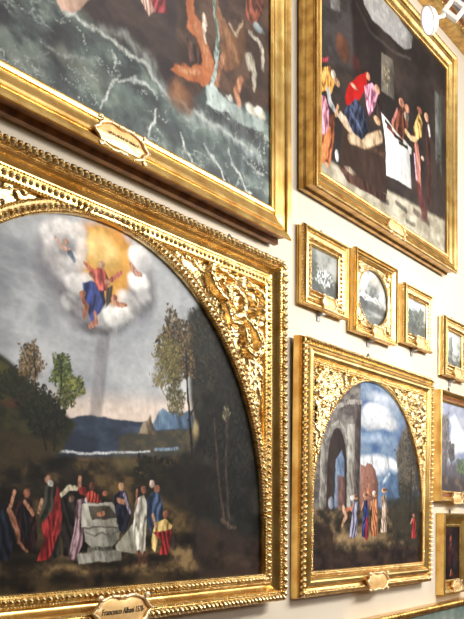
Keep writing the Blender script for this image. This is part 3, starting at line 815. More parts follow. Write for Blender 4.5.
    ('S',[(1.465,0.364),(1.465,0.416)],[0.0078,0.0056],(186,130,104),0.0028,1),
    ('P',[(1.536,0.374),(1.587,0.416),(1.638,0.394),(1.661,0.322),(1.638,0.231),(1.565,0.209),(1.536,0.285)],(70,92,122),0.0041,1),
    ('P',[(1.536,0.374),(1.572,0.402),(1.572,0.24),(1.536,0.267)],(36,54,80),0.004,0.8),
    ('E',(1.572,0.447),0.0234,0.018,(206,180,164),0.0027,1),
    ('E',(1.609,0.425),0.0237,0.0181,(152,106,80),0.0027,1),
    ('P',[(1.609,0.276),(1.676,0.294),(1.722,0.258),(1.707,0.216),(1.616,0.204),(1.594,0.141),(1.565,0.159),(1.579,0.24)],(212,178,100),0.0036,1),
    ('P',[(1.572,0.231),(1.722,0.244),(1.707,0.17),(1.699,0.129),(1.624,0.126),(1.646,0.185)],(166,34,38),0.0037,1),
    ('E',(1.676,0.313),0.0213,0.0165,(140,92,66),0.0028,1),
    ('S',[(1.579,0.303),(1.601,0.258)],[0.0092,0.0081],(210,160,130),0.0029,1),
    ('E',(1.738,0.184),0.0202,0.0371,(72,58,46),0.0046,0.9),
]
OPS['P4'] = [
    ('N',[(-0.264,1.661),(2.309,2.214),(2.309,-0.132),(-0.264,-0.234)],[(60,52,50),(50,43,42),(72,62,58)],0.2,0.0261,1),
    ('N',[(-0.075,1.197),(0.393,1.304),(0.45,0.773),(-0.051,0.633)],[(88,84,84),(70,66,66)],0.1,0.0298,0.7),
    ('Q',[(0.125,1.177),(0.257,1.179),(0.257,1.034),(0.138,1.005)],(138,136,134),0.009,0.7),
    ('Q',[(0.536,1.372),(0.902,1.48),(1.167,1.385),(1.379,1.366),(1.361,1.274),(1.237,1.216),(0.999,1.205),(0.714,1.187),(0.594,1.235)],(170,168,166),0.008,1),
    ('N',[(0.654,1.326),(0.934,1.415),(1.272,1.348),(1.272,1.279),(0.966,1.231),(0.714,1.238)],[(150,150,150),(184,182,180)],0.04,0.0133,0.6),
    ('S',[(0.478,1.195),(0.684,1.097),(1.066,1.125),(1.343,1.197)],[0.0064,0.0064,0.0064,0.0064],(110,104,98),0.0128,0.6),
    ('E',(0.297,0.834),0.0951,0.079,(106,72,54),0.0182,0.8),
    ('E',(0.478,0.809),0.0716,0.0499,(84,44,40),0.0187,0.6),
    ('Q',[(0.854,1.038),(1.049,1.065),(1.066,0.802),(0.854,0.789)],(118,112,102),0.0067,0.95),
    ('F',(0.95,0.919),0.0814,0.0931,50,0.0106,[(84,76,66),(146,138,120)],0.6),
    ('N',[(-0.051,0.114),(0.297,0.094),(0.902,0.162),(2.004,0.241),(2.004,-0.061),(-0.051,-0.024)],[(160,154,138),(182,176,158),(136,130,118)],0.1,0.0194,1),
    ('S',[(0.838,0.078),(0.966,0.087)],[0.0167,0.0167],(96,90,84),0.0083,0.8),
    ('S',[(1.099,0.124),(1.272,0.117)],[0.0177,0.0177],(96,90,84),0.0089,0.8),
    ('S',[(0.684,0.098),(0.807,0.095)],[0.0142,0.0142],(96,90,84),0.0081,0.8),
    ('S',[(1.272,0.048),(1.415,0.058)],[0.0159,0.0159],(104,98,90),0.0091,0.8),
    ('S',[(1.415,0.156),(1.68,0.141)],[0.0239,0.0239],(90,70,66),0.0143,0.7),
    ('Q',[(0.284,0.405),(0.934,0.436),(0.95,0.136),(0.565,0.088),(0.257,0.094)],(66,50,42),0.0095,1),
    ('Q',[(0.23,0.098),(0.45,0.116),(0.934,0.131),(0.934,0.078),(0.366,0.042)],(88,58,46),0.0063,1),
    ('S',[(0.393,0.321),(0.902,0.386)],[0.0165,0.0165],(106,78,60),0.0103,0.7),
    ('P',[(-0.002,0.595),(0.125,0.657),(0.203,0.604),(0.138,0.496),(0.061,0.49),(-0.014,0.451)],(214,152,58),0.0053,1),
    ('S',[(0.023,0.569),(0.099,0.611)],[0.0122,0.0122],(236,186,96),0.0087,0.7),
    ('E',(0.171,0.627),0.0314,0.0239,(222,206,186),0.0048,1),
    ('E',(0.217,0.597),0.0398,0.024,(188,150,116),0.0048,1),
    ('S',[(0.099,0.505),(0.125,0.444),(0.243,0.403)],[0.021,0.0228,0.0123],(168,170,172),0.0061,1),
    ('S',[(-0.051,0.61),(0.099,0.688)],[0.0122,0.0104],(170,60,80),0.007,1),
    ('P',[(-0.026,0.296),(0.19,0.396),(0.177,0.248),(0.125,0.077),(0.023,0.057),(-0.026,0.122)],(180,106,52),0.0059,1),
    ('S',[(0.074,0.307),(0.061,0.104)],[0.0104,0.0104],(214,150,84),0.0086,0.6),
    ('P',[(-0.026,0.434),(0.061,0.461),(0.112,0.392),(0.112,0.297),(0.061,0.227),(-0.014,0.23)],(200,128,150),0.0053,1),
    ('S',[(0.011,0.402),(0.049,0.264)],[0.0086,0.0086],(236,190,200),0.0069,0.7),
    ('E',(0.087,0.065),0.0383,0.0118,(196,140,110),0.0047,1),
    ('P',[(0.324,0.553),(0.379,0.653),(0.507,0.746),(0.624,0.823),(0.639,0.746),(0.536,0.619),(0.421,0.515),(0.338,0.51)],(164,34,32),0.0056,1),
    ('E',(0.45,0.662),0.0483,0.0124,(214,150,124),0.005,1),
    ('E',(0.654,0.803),0.0331,0.0256,(190,130,100),0.0045,1),
    ('P',[(0.594,0.717),(0.714,0.788),(0.807,0.746),(0.76,0.651),(0.669,0.554),(0.624,0.614)],(210,140,168),0.0058,1),
    ('E',(0.791,0.772),0.0437,0.0299,(202,150,124),0.0046,1),
    ('P',[(0.714,0.66),(0.854,0.737),(0.886,0.63),(0.745,0.568)],(60,40,38),0.0091,0.8),
    ('S',[(0.27,0.412),(0.379,0.39),(0.478,0.386)],[0.0277,0.037,0.0314],(206,176,146),0.0092,1),
    ('S',[(0.393,0.321),(0.594,0.363),(0.838,0.483)],[0.029,0.0387,0.0387],(190,162,130),0.0116,1),
    ('E',(0.791,0.571),0.053,0.026,(196,152,116),0.0052,1),
    ('P',[(0.297,0.458),(0.478,0.598),(0.594,0.565),(0.669,0.464),(0.565,0.366),(0.435,0.372)],(58,66,92),0.0063,1),
    ('S',[(0.393,0.493),(0.536,0.431)],[0.0096,0.0134],(98,112,146),0.0115,0.8),
    ('S',[(0.203,0.401),(0.23,0.458)],[0.0143,0.0125],(200,150,110),0.0063,1),
    ('Q',[(0.854,0.645),(1.361,0.575),(1.361,0.533),(0.918,0.483)],(222,220,214),0.0048,1),
    ('S',[(0.918,0.615),(1.016,0.596)],[0.0126,0.0126],(52,40,36),0.0063,1),
    ('S',[(0.95,0.587),(1.082,0.579)],[0.0128,0.0128],(130,70,50),0.0064,1),
    ('S',[(1.066,0.573),(1.202,0.571)],[0.0131,0.0131],(52,40,36),0.0066,1),
    ('S',[(1.15,0.547),(1.289,0.559)],[0.0111,0.0111],(52,40,36),0.0067,1),
    ('Q',[(0.918,0.496),(1.325,0.549),(1.361,0.295),(1.133,0.283),(0.934,0.264)],(222,222,222),0.0054,1),
    ('S',[(0.966,0.486),(0.983,0.278)],[0.0052,0.0052],(180,180,184),0.0063,0.8),
    ('P',[(1.016,0.623),(1.167,0.798),(1.289,0.815),(1.307,0.71),(1.202,0.578)],(122,72,48),0.0069,1),
    ('E',(1.184,0.832),0.045,0.0315,(196,138,110),0.0048,1),
    ('S',[(1.032,0.642),(1.116,0.753)],[0.015,0.0129],(190,120,110),0.0075,1),
    ('E',(1.281,0.826),0.0425,0.0278,(186,130,100),0.0049,1),
    ('E',(1.272,0.767),0.0424,0.0346,(140,126,116),0.0062,0.9),
    ('P',[(1.397,0.741),(1.489,0.873),(1.564,0.828),(1.545,0.721),(1.434,0.655)],(204,166,90),0.0057,1),
    ('S',[(1.254,0.664),(1.343,0.646),(1.452,0.669)],[0.0157,0.0179,0.0179],(216,178,128),0.0079,1),
    ('S',[(1.452,0.619),(1.489,0.503),(1.508,0.324)],[0.0346,0.0346,0.03],(196,128,112),0.0115,1),
    ('S',[(1.415,0.551),(1.452,0.393)],[0.0114,0.0114],(216,170,200),0.0092,0.9),
    ('E',(1.508,0.894),0.045,0.0243,(150,100,76),0.0057,1),
    ('S',[(1.66,0.818),(1.68,0.606),(1.68,0.316)],[0.0406,0.0477,0.0477],(84,52,46),0.0167,1),
    ('E',(1.641,0.891),0.0426,0.0319,(210,160,130),0.0051,1),
    ('S',[(1.68,0.839),(1.699,0.788)],[0.0192,0.0168],(206,204,200),0.0084,0.9),
    ('S',[(1.489,0.333),(1.602,0.193)],[0.0471,0.0589],(96,48,48),0.0188,0.9),
    ('E',(1.564,0.57),0.0304,0.0144,(214,190,160),0.0043,0.8),
    ('Q',[(1.798,1.146),(1.941,1.155),(1.941,0.54),(1.819,0.651)],(106,110,104),0.009,0.85),
    ('F',(1.88,0.596),0.0615,0.1493,50,0.0104,[(70,70,60),(60,46,44)],0.8),
    ('E',(0.217,0.16),0.0266,0.036,(206,206,206),0.0048,0.9),
    ('E',(0.393,0.124),0.0699,0.0185,(196,180,156),0.0062,0.6),
]
OPS['P5'] = [
    ('N',[(-0.098,1.146),(1.777,1.325),(1.777,0.231),(-0.098,0.241)],[(98,116,142),(78,98,128),(118,132,152)],0.12,0.0255,1),
    ('E',(0.714,1.115),0.2066,0.051,(126,138,158),0.0255,0.8),
    ('E',(0.926,0.982),0.2344,0.0787,(206,206,208),0.0197,0.95),
    ('E',(0.773,0.929),0.15,0.0514,(176,180,186),0.0193,0.9),
    ('E',(1.118,0.947),0.1315,0.0404,(196,198,202),0.0202,0.9),
    ('E',(0.989,1.094),0.1907,0.0397,(176,184,196),0.0265,0.8),
    ('E',(1.184,1.047),0.1505,0.0815,(150,160,176),0.0339,0.7),
    ('E',(0.926,0.825),0.2188,0.0328,(150,164,186),0.0262,0.7),
    ('S',[(0.685,0.668),(0.926,0.681),(1.151,0.68),(1.355,0.649)],[0.0318,0.0423,0.0318,0.0212],(222,226,230),0.0254,0.9),
    ('E',(0.864,0.626),0.1845,0.0325,(206,212,220),0.0195,0.8),
    ('E',(1.184,1.21),0.301,0.0679,(168,176,188),0.0339,0.6),
    ('Q',[(0.864,0.496),(0.989,0.566),(1.118,0.624),(1.251,0.603),(1.39,0.553),(1.425,0.401),(0.864,0.392)],(92,118,146),0.0067,1),
    ('S',[(1.118,0.611),(1.021,0.554)],[0.0103,0.0144],(186,200,212),0.0103,0.7),
    ('N',[(-0.098,1.089),(0.404,1.079),(0.655,1.197),(0.67,0.553),(0.685,0.351),(-0.098,0.298)],[(112,108,106),(88,82,80),(130,126,122)],0.06,0.0121,1),
    ('Q',[(0.207,0.322),(0.213,0.595),(0.226,0.714),(0.258,0.794),(0.297,0.839),(0.337,0.857),(0.377,0.852),(0.417,0.818),(0.451,0.76),(0.472,0.669),(0.472,0.324)],(72,58,54),0.0042,1),
    ('Q',[(0.31,0.335),(0.324,0.66),(0.404,0.726),(0.444,0.667),(0.444,0.336)],(120,140,168),0.0061,0.9),
    ('Q',[(0.35,0.335),(0.35,0.577),(0.458,0.557),(0.458,0.336)],(126,92,80),0.0061,0.9),
    ('Q',[(0.472,0.89),(0.584,0.9),(0.57,0.35),(0.486,0.349)],(164,160,152),0.0037,1),
    ('Q',[(0.584,1.025),(0.67,1.034),(0.655,0.363),(0.584,0.362)],(96,84,80),0.0038,1),
    ('Q',[(0.131,0.767),(0.194,0.795),(0.181,0.322),(0.119,0.322)],(150,146,138),0.0035,1),
    ('S',[(0.194,0.771),(0.271,0.861),(0.35,0.892),(0.431,0.862),(0.486,0.768)],[0.0108,0.0108,0.0108,0.0108,0.0108],(148,144,136),0.0054,1),
    ('S',[(0.22,0.951),(0.472,1.026),(0.67,1.047)],[0.0148,0.0148,0.0148],(150,144,138),0.0055,1),
    ('Q',[(0.67,0.655),(0.743,0.646),(0.773,0.673),(0.834,0.663),(0.895,0.627),(0.942,0.537),(0.926,0.327),(0.67,0.338)],(142,104,90),0.0052,1),
    ('F',(0.773,0.493),0.105,0.1157,60,0.0096,[(164,128,110),(110,82,72)],0.6),
    ('N',[(-0.098,0.365),(0.472,0.373),(0.989,0.381),(1.777,0.45),(1.777,-0.279),(-0.098,-0.155)],[(86,76,60),(122,106,84),(56,48,40)],0.06,0.0191,1),
    ('N',[(-0.098,0.298),(0.245,0.275),(0.35,0.178),(0.271,-0.03),(-0.098,-0.042)],[(56,44,38),(76,62,52)],0.07,0.0176,0.9),
    ('N',[(-0.098,0.139),(0.404,0.104),(1.32,0.123),(1.777,0.158),(1.777,-0.279),(-0.098,-0.155)],[(56,44,42),(74,60,54),(42,34,34)],0.08,0.0257,0.95),
    ('E',(0.714,0.186),0.3541,0.0383,(150,132,104),0.0255,0.75),
    ('N',[(1.053,0.435),(1.777,0.494),(1.777,0.1),(1.251,0.166)],[(66,62,52),(50,48,42)],0.06,0.0211,0.9),
    ('E',(1.497,0.712),0.2534,0.2825,(84,78,70),0.0424,0.85),
    ('F',(1.425,0.708),0.2311,0.266,620,0.0126,[(92,86,76),(72,68,62),(110,104,92)],0.75),
    ('F',(1.569,0.872),0.1843,0.2851,300,0.0128,[(80,76,70),(62,60,56)],0.8),
    ('F',(1.39,0.498),0.141,0.0976,140,0.0112,[(72,70,60),(56,54,48)],0.7),
    ('S',[(1.497,0.656),(1.479,0.303)],[0.009,0.0113],(60,50,44),0.0068,1),
    ('E',(0.271,0.401),0.0391,0.0359,(130,136,150),0.006,0.9),
    ('P',[(0.573,0.411),(0.634,0.415),(0.634,0.339),(0.627,0.2),(0.569,0.189),(0.524,0.198),(0.554,0.325)],(146,144,172),0.0038,1),
    ('S',[(0.573,0.398),(0.544,0.356)],[0.0084,0.0066],(196,142,108),0.0047,1),
    ('E',(0.605,0.442),0.0331,0.0167,(196,142,108),0.0031,1),
    ('E',(0.612,0.447),0.0265,0.0087,(78,56,43),0.0031,0.8),
    ('P',[(0.719,0.425),(0.779,0.429),(0.792,0.347),(0.802,0.198),(0.743,0.187),(0.698,0.196),(0.715,0.332)],(46,62,122),0.0038,1),
    ('S',[(0.719,0.411),(0.69,0.366)],[0.0087,0.0068],(196,142,108),0.0048,1),
    ('E',(0.751,0.458),0.0361,0.0178,(196,142,108),0.0032,1),
    ('E',(0.758,0.463),0.0289,0.0093,(78,56,43),0.0032,0.8),
    ('S',[(0.773,0.301),(0.773,0.198)],[0.0196,0.0255],(142,40,54),0.0079,1),
    ('P',[(0.852,0.434),(0.918,0.438),(0.932,0.355),(0.943,0.203),(0.878,0.192),(0.83,0.201),(0.848,0.34)],(192,120,74),0.0039,1),
    ('S',[(0.852,0.42),(0.822,0.374)],[0.0089,0.0069],(196,142,108),0.005,1),
    ('E',(0.887,0.468),0.0374,0.0182,(196,142,108),0.0033,1),
    ('E',(0.895,0.473),0.03,0.0095,(78,56,43),0.0033,0.8),
    ('P',[(1.008,0.464),(1.062,0.468),(1.073,0.383),(1.082,0.228),(1.03,0.217),(0.99,0.225),(1.005,0.368)],(206,180,158),0.004,1),
    ('S',[(1.008,0.449),(0.983,0.402)],[0.0092,0.0072],(196,142,108),0.0051,1),
    ('E',(1.037,0.498),0.0389,0.0185,(196,142,108),0.0033,1),
    ('E',(1.045,0.503),0.0312,0.0097,(78,56,43),0.0033,0.8),
    ('E',(0.803,0.488),0.0393,0.0194,(190,120,90),0.0039,1),
    ('S',[(0.431,0.373),(0.472,0.324),(0.417,0.263)],[0.0166,0.0184,0.0111],(196,150,120),0.0055,1),
    ('S',[(0.486,0.361),(0.541,0.374)],[0.0112,0.0094],(200,110,80),0.0056,1),
    ('E',(0.555,0.437),0.0282,0.0162,(226,224,222),0.0037,1),
    ('E',(0.88,0.477),0.0278,0.013,(226,214,200),0.0033,1),
    ('P',[(1.52,0.317),(1.578,0.319),(1.59,0.269),(1.6,0.182),(1.543,0.17),(1.501,0.18),(1.517,0.261)],(170,50,48),0.0043,1),
    ('S',[(1.52,0.308),(1.494,0.281)],[0.0102,0.0079],(196,142,108),0.0056,1),
    ('E',(1.551,0.337),0.0242,0.0108,(196,142,108),0.0036,1),
    ('E',(1.56,0.339),0.0194,0.0056,(78,56,43),0.0036,0.8),
]
OPS['F1'] = [
    ('N',[(-0.05,-0.05),(0.4020000000000003,-0.05),(0.4020000000000003,0.3),(-0.05,0.3)],[(128,130,124),(160,162,158),(92,94,88)],0.12,0.01,1),
    ('N',[(-0.01,-0.01),(0.36,-0.01),(0.36,0.11),(-0.01,0.11)],[(70,72,62),(96,100,90),(48,50,42)],0.05,0.015,0.95),
    ('F',(0.17,0.1),0.16,0.06,240,0.009,[(78,82,70),(160,166,162),(50,52,44),(232,236,238)],0.85),  # whitest dabs are varnish glare put into the paint
    ('F',(0.06,0.13),0.05,0.06,90,0.009,[(70,72,60),(92,94,82)],0.8),
    ('S',[(0.15,0.14),(0.19,0.2),(0.17,0.25)],[0.01,0.02,0.01],(150,150,144),0.02,0.6),
]
OPS['F2'] = [
    ('N',[(-0.05,-0.05),(0.5699999999999996,-0.05),(0.5699999999999996,0.4499999999999999),(-0.05,0.4499999999999999)],[(140,142,138),(190,192,190),(88,90,88)],0.12,0.01,1),  # pale greys raised to hold varnish glare in the colour
    ('Q',[(0.0,0.0),(0.5,0.0),(0.5,0.12),(0.3,0.1),(0.1,0.14),(0,0.13)],(92,94,84),0.02,0.9),
    ('Q',[(0,0.18),(0.12,0.2),(0.22,0.16),(0.5,0.17),(0.5,0.11),(0,0.12)],(62,62,58),0.015,0.8),
    ('S',[(0.02,0.17),(0.1,0.2),(0.16999999999999998,0.18)],[0.003,0.006,0.003],(236,236,232),0.005,0.85),
    ('S',[(0.07,0.18200000000000002),(0.15000000000000002,0.2225),(0.22,0.18)],[0.003,0.006,0.003],(236,236,232),0.005,0.85),
    ('S',[(0.12,0.194),(0.2,0.21500000000000002),(0.27,0.18)],[0.003,0.006,0.003],(236,236,232),0.005,0.85),
    ('S',[(0.16,0.17600000000000002),(0.24,0.20750000000000002),(0.31,0.18)],[0.003,0.006,0.003],(236,236,232),0.005,0.85),
    ('S',[(0.2,0.188),(0.28,0.2),(0.35,0.18)],[0.003,0.006,0.003],(236,236,232),0.005,0.85),
    ('S',[(0.05,0.17),(0.13,0.2225),(0.2,0.18)],[0.003,0.006,0.003],(236,236,232),0.005,0.85),
    ('S',[(0.24,0.18200000000000002),(0.32,0.21500000000000002),(0.39,0.18)],[0.003,0.006,0.003],(236,236,232),0.005,0.85),
    ('S',[(0.04,0.1),(0.2,0.08),(0.4,0.1)],[0.004,0.006,0.003],(150,150,138),0.006,0.7),
    ('E',(0.33,0.32),0.09,0.04,(172,168,158),0.03,0.8),
]
OPS['F3'] = [
    ('N',[(-0.05,-0.05),(0.4040000000000001,-0.05),(0.4040000000000001,0.3),(-0.05,0.3)],[(206,210,214),(240,242,244),(160,166,170)],0.15,0.01,1),  # white ground is glare on the varnish, painted in above the trees
    ('N',[(-0.01,-0.01),(0.36,-0.01),(0.36,0.1),(-0.01,0.1)],[(72,74,60),(96,96,78),(46,48,40)],0.05,0.02,0.95),
    ('F',(0.22,0.13),0.13,0.07,300,0.01,[(88,94,84),(62,66,56),(120,126,118)],0.85),
    ('F',(0.08,0.12),0.07,0.07,160,0.01,[(96,104,98),(70,76,68)],0.8),
    ('F',(0.28,0.17),0.06,0.05,120,0.009,[(110,116,112),(84,90,80)],0.8),
]
OPS['F4'] = [
    ('N',[(-0.05,-0.05),(0.3700000000000003,-0.05),(0.3700000000000003,0.30599999999999977),(-0.05,0.30599999999999977)],[(184,188,184),(226,228,226),(136,140,134)],0.12,0.01,1),  # pale ground includes painted-in varnish glare
    ('F',(0.1,0.14),0.05,0.1,180,0.01,[(120,126,112),(90,94,82),(150,152,144)],0.8),
    ('N',[(-0.01,-0.01),(0.34,-0.01),(0.34,0.07),(-0.01,0.07)],[(74,74,62),(120,122,112),(48,50,42)],0.04,0.02,0.9),
    ('F',(0.2,0.07),0.12,0.04,120,0.008,[(190,192,186),(80,82,72)],0.7),
    ('S',[(0.12,0.05),(0.11,0.2)],[0.004,0.003],(70,66,56),0.004,0.8),
]
OPS['P6'] = [
    ('N',[(-0.05,-0.05),(0.5999999999999999,-0.05),(0.5999999999999999,0.7249999999999999),(-0.05,0.7249999999999999)],[(142,148,172),(120,132,168),(168,172,186)],0.2,0.02,1),
    ('Q',[(0.2,0.35),(0.24,0.5),(0.2,0.56),(0.3,0.6),(0.45,0.5),(0.6,0.45),(0.6,0.34),(0.3,0.3)],(228,232,236),0.03,0.95),
    ('F',(0.08,0.38),0.14,0.26,700,0.016,[(112,106,110),(92,88,92),(134,128,128),(120,112,104)],0.7),
    ('F',(0.24,0.3),0.08,0.1,200,0.012,[(96,92,92),(76,72,72)],0.7),
    ('Q',[(-0.02,-0.02),(0.6,-0.02),(0.6,0.2),(0.3,0.24),(0.15,0.2),(-0.02,0.24)],(92,84,84),0.04,0.85),
    ('N',[(-0.02,-0.02),(0.6,-0.02),(0.6,0.1),(-0.02,0.12)],[(74,64,62),(116,100,90)],0.1,0.03,0.9),
    ('S',[(0.1,0.1),(0.12,0.45)],[0.01,0.005],(80,72,72),0.006,0.8),
    ('S',[(0.16,0.16),(0.17,0.22)],[0.008,0.006],(150,110,96),0.004,0.8),
    ('F',(0.45,0.2),0.12,0.08,160,0.014,[(110,130,100),(70,72,60)],0.7),
]
OPS['P7'] = [
    ('N',[(-0.05,-0.05),(0.3600000000000005,-0.05),(0.3600000000000005,0.455),(-0.05,0.455)],[(54,36,34),(74,48,44),(38,28,30)],0.1,0.01,1),
    ('E',(0.13,0.31),0.022,0.03,(150,96,78),0.012,0.8),
    ('S',[(0.13,0.28),(0.12,0.2),(0.1,0.12)],[0.02,0.035,0.03],(88,44,42),0.02,0.8),
    ('S',[(0.14,0.27),(0.1,0.24)],[0.01,0.008],(150,92,76),0.008,0.7),
    ('S',[(0.2,0.28),(0.22,0.1)],[0.03,0.04],(58,54,66),0.03,0.6),
    ('S',[(0.14,0.07),(0.12,0.03)],[0.01,0.01],(190,130,100),0.006,0.8),
    ('E',(0.16,0.04),0.02,0.02,(140,70,50),0.01,0.7),
    ('S',[(0.15,0.24),(0.18,0.2)],[0.008,0.01],(150,60,50),0.006,0.7),
]
OPS['P8'] = [
    ('N',[(-0.05,-0.05),(2.8899999999999997,-0.05),(2.8899999999999997,0.825),(-0.05,0.825)],[(122,132,126),(146,152,144),(100,112,108)],0.25,0.02,1),
    ('F',(0.62,0.735),0.05,0.02,30,0.012,[(226,228,222),(150,100,84)],0.8),
    ('F',(0.85,0.72),0.3,0.03,60,0.015,[(150,150,140),(110,96,86)],0.5),
]
OPS['P3'] = [
    ('N',[(-0.05,-0.05),(2.3499999999999996,-0.05),(2.3499999999999996,1.1999999999999995),(-0.05,1.1999999999999995)],[(132,128,142),(158,156,170),(100,96,110)],0.25,0.02,1),
    ('N',[(0.6,-0.05),(1.4,-0.05),(1.4,0.4),(0.6,0.4)],[(90,84,92),(150,146,150)],0.1,0.1,0.8),
]
SP2 = [([(0.736,1.232),(0.724,1.187),(0.747,1.145),(0.794,1.112),(0.842,1.093),(0.877,1.09)],[0.02,0.026,0.026,0.024,0.022,0.018],0.038),([(0.877,1.09),(0.86,1.115),(0.849,1.142),(0.889,1.164),(0.942,1.156),(0.987,1.131),(1.015,1.092),(1.006,1.051),(0.955,1.017),(0.916,1.025),(0.898,1.046)],[0.016,0.02,0.022,0.022,0.022,0.022,0.02,0.018,0.016,0.014,0.012],0.042),([(0.916,1.136),(0.942,1.113),(0.934,1.082),(0.96,1.067)],[0.03,0.04,0.036,0.02],0.03),([(1.015,1.028),(1.07,1.008),(1.121,0.977),(1.165,0.934),(1.171,0.889),(1.133,0.856),(1.08,0.85),(1.052,0.871),(1.08,0.89)],[0.02,0.022,0.024,0.024,0.022,0.02,0.018,0.014,0.01],0.042),([(0.863,1.068),(0.889,1.025),(0.916,0.991),(0.987,0.994)],[0.016,0.02,0.02,0.014],0.034),([(0.761,1.162),(0.803,1.19),(0.846,1.185),(0.837,1.154)],[0.012,0.016,0.014,0.01],0.032),([(0.794,1.226),(0.846,1.228),(0.898,1.21),(0.934,1.194)],[0.02,0.022,0.02,0.014],0.034),([(1.024,1.227),(1.006,1.184),(1.033,1.155),(1.089,1.151)],[0.016,0.02,0.02,0.012],0.034),([(1.098,1.023),(1.156,1.013),(1.214,1.033),(1.243,1.069)],[0.014,0.02,0.018,0.01],0.034),([(1.042,0.964),(1.052,0.926),(1.08,0.9)],[0.026,0.03,0.02],0.034),([(1.194,0.959),(1.214,0.911),(1.194,0.857)],[0.014,0.018,0.01],0.03),([(1.136,1.201),(1.194,1.193),(1.233,1.16),(1.224,1.117)],[0.014,0.018,0.018,0.01],0.032)]
SB2 = [((1.152,1.081),0.075,0.05),((1.065,1.174),0.06,0.045),((0.898,1.228),0.045,0.04),((1.204,1.042),0.035,0.038)]

# ------------------------------------------------------------------ more helpers
def arc_band(mb, cx, zs, r, prof, n=96):
    V = []; F = []
    for i in range(n + 1):
        a = math.pi * i / n
        for d, p in prof:
            V.append((cx + (r + d) * math.cos(a), -p, zs + (r + d) * math.sin(a)))
    k = len(prof)
    F = [(i * k + j, i * k + j + 1, (i + 1) * k + j + 1, (i + 1) * k + j) for i in range(n) for j in range(k - 1)]
    mb.add(V, F)

def arc_beads(mb, cx, zs, r, p, spacing, size, kind='bead'):
    V0, F0 = ELL; V0 = V0.copy()
    if kind == 'leaf':
        V0[:, 0] *= (1 - .55 * V0[:, 1]); V0[:, 2] *= (1 + .35 * V0[:, 1])
    n = int(math.pi * r / spacing)
    for q in range(n):
        a = math.pi * (q + .5) / n; s = 1 + rnd.uniform(-.12, .12)
        x = V0[:, 0] * size[0] * s; y = V0[:, 1] * size[1] * s; z = V0[:, 2] * size[2] * s
        t = (-math.sin(a), math.cos(a)); nn = (math.cos(a), math.sin(a))
        mb.add(np.stack([cx + r * nn[0] + t[0] * x + nn[0] * y, -(p + z), zs + r * nn[1] + t[1] * x + nn[1] * y], 1), F0)

def fr(parent, x0, x1, z0, z1, prof, mat='gold', name='gilt_frame'):
    mb = MB(); sweep_segs(mb, rect_path(x0, x1, z0, z1), prof)
    return mb.build(name, M[mat], parent, angle=38)

# ================================================================== the room
def slab(name, x0, x1, y0, y1, z0, z1, mat):
    mb = MB(); box(mb, x0, x1, y0, y1, z0, z1)
    return struct(mb.build(name, M[mat], None, smooth=False))
XL, XR, YF, HC = -5.0, 15.0, -8.0, 7.6
slab('floor', XL, XR, YF, 0, -.1, 0, 'floor')
slab('ceiling', XL, XR, YF, 0, HC, HC + .1, 'ceiling')
slab('wall_back', XL, XR, 0, .2, 0, HC, 'wall')
slab('wall_left', XL - .2, XL, YF, 0, 0, HC, 'other_wall')
slab('wall_front', XL, XR, YF - .2, YF, 0, HC, 'other_wall')
slab('wall_right', XR, XR + .2, YF, 0, 0, HC, 'other_wall')
slab('baseboard_back', XL, XR, -.03, 0, 0, .18, 'ceiling')
# a tall daylit window in the far end wall
wf = MB()
wy0, wy1, wz0, wz1 = (-6.5, -3.5, 2.2, 6.0)
for a, b, c, d in ((wy0 - .1, wy0, wz0 - .1, wz1 + .1), (wy1, wy1 + .1, wz0 - .1, wz1 + .1), (wy0, wy1, wz0 - .1, wz0), (wy0, wy1, wz1, wz1 + .1),
                   ((wy0 + wy1) / 2 - .03, (wy0 + wy1) / 2 + .03, wz0, wz1), (wy0, wy1, (wz0 + wz1) / 2 - .03, (wz0 + wz1) / 2 + .03)):
    box(wf, XR - .08, XR, a, b, c, d)
wfo = struct(wf.build('window_1', M['ceiling'], None, smooth=False))
g = MB(); box(g, XR - .03, XR - .01, wy0, wy1, wz0, wz1)
g.build('pane', M['window'], wfo, smooth=False)

# ================================================================== P1 seascape, upper left
G_UP = 'large smooth-framed paintings on the upper row'
o = empty('framed_painting', (3.08, 0, 3.12), 'very large stormy sea painting with struggling bodies, plain stepped gilt frame, above the round-topped landscape', 'painting')
w1 = 1.26; zb, zt = .152, 1.90
canvas_part(o, -w1, w1, zb, zt, .09, OPS['P1'], .0062, 11, 2.6, 'paint_gloss', .2)
p1prof = [(0, .085), (0, .100), (.006, .107), (.014, .109), (.026, .106), (.030, .097), (.036, .097), (.040, .104), (.052, .106), (.070, .113), (.090, .124), (.100, .124), (.103, .116), (.108, .116), (.111, .126), (.125, .137), (.143, .142), (.150, .139), (.152, .130)]
fr(o, -w1, w1, zb, zt, p1prof, 'gold')
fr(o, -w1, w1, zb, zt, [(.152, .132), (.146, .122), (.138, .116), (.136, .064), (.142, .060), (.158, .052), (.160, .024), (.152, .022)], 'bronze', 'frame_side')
back_box(o, -w1 - .14, w1 + .14, zb - .151, zt + .135, .004, .03)
plaque(o, .0, .064, .128, .31, .105, None, True)

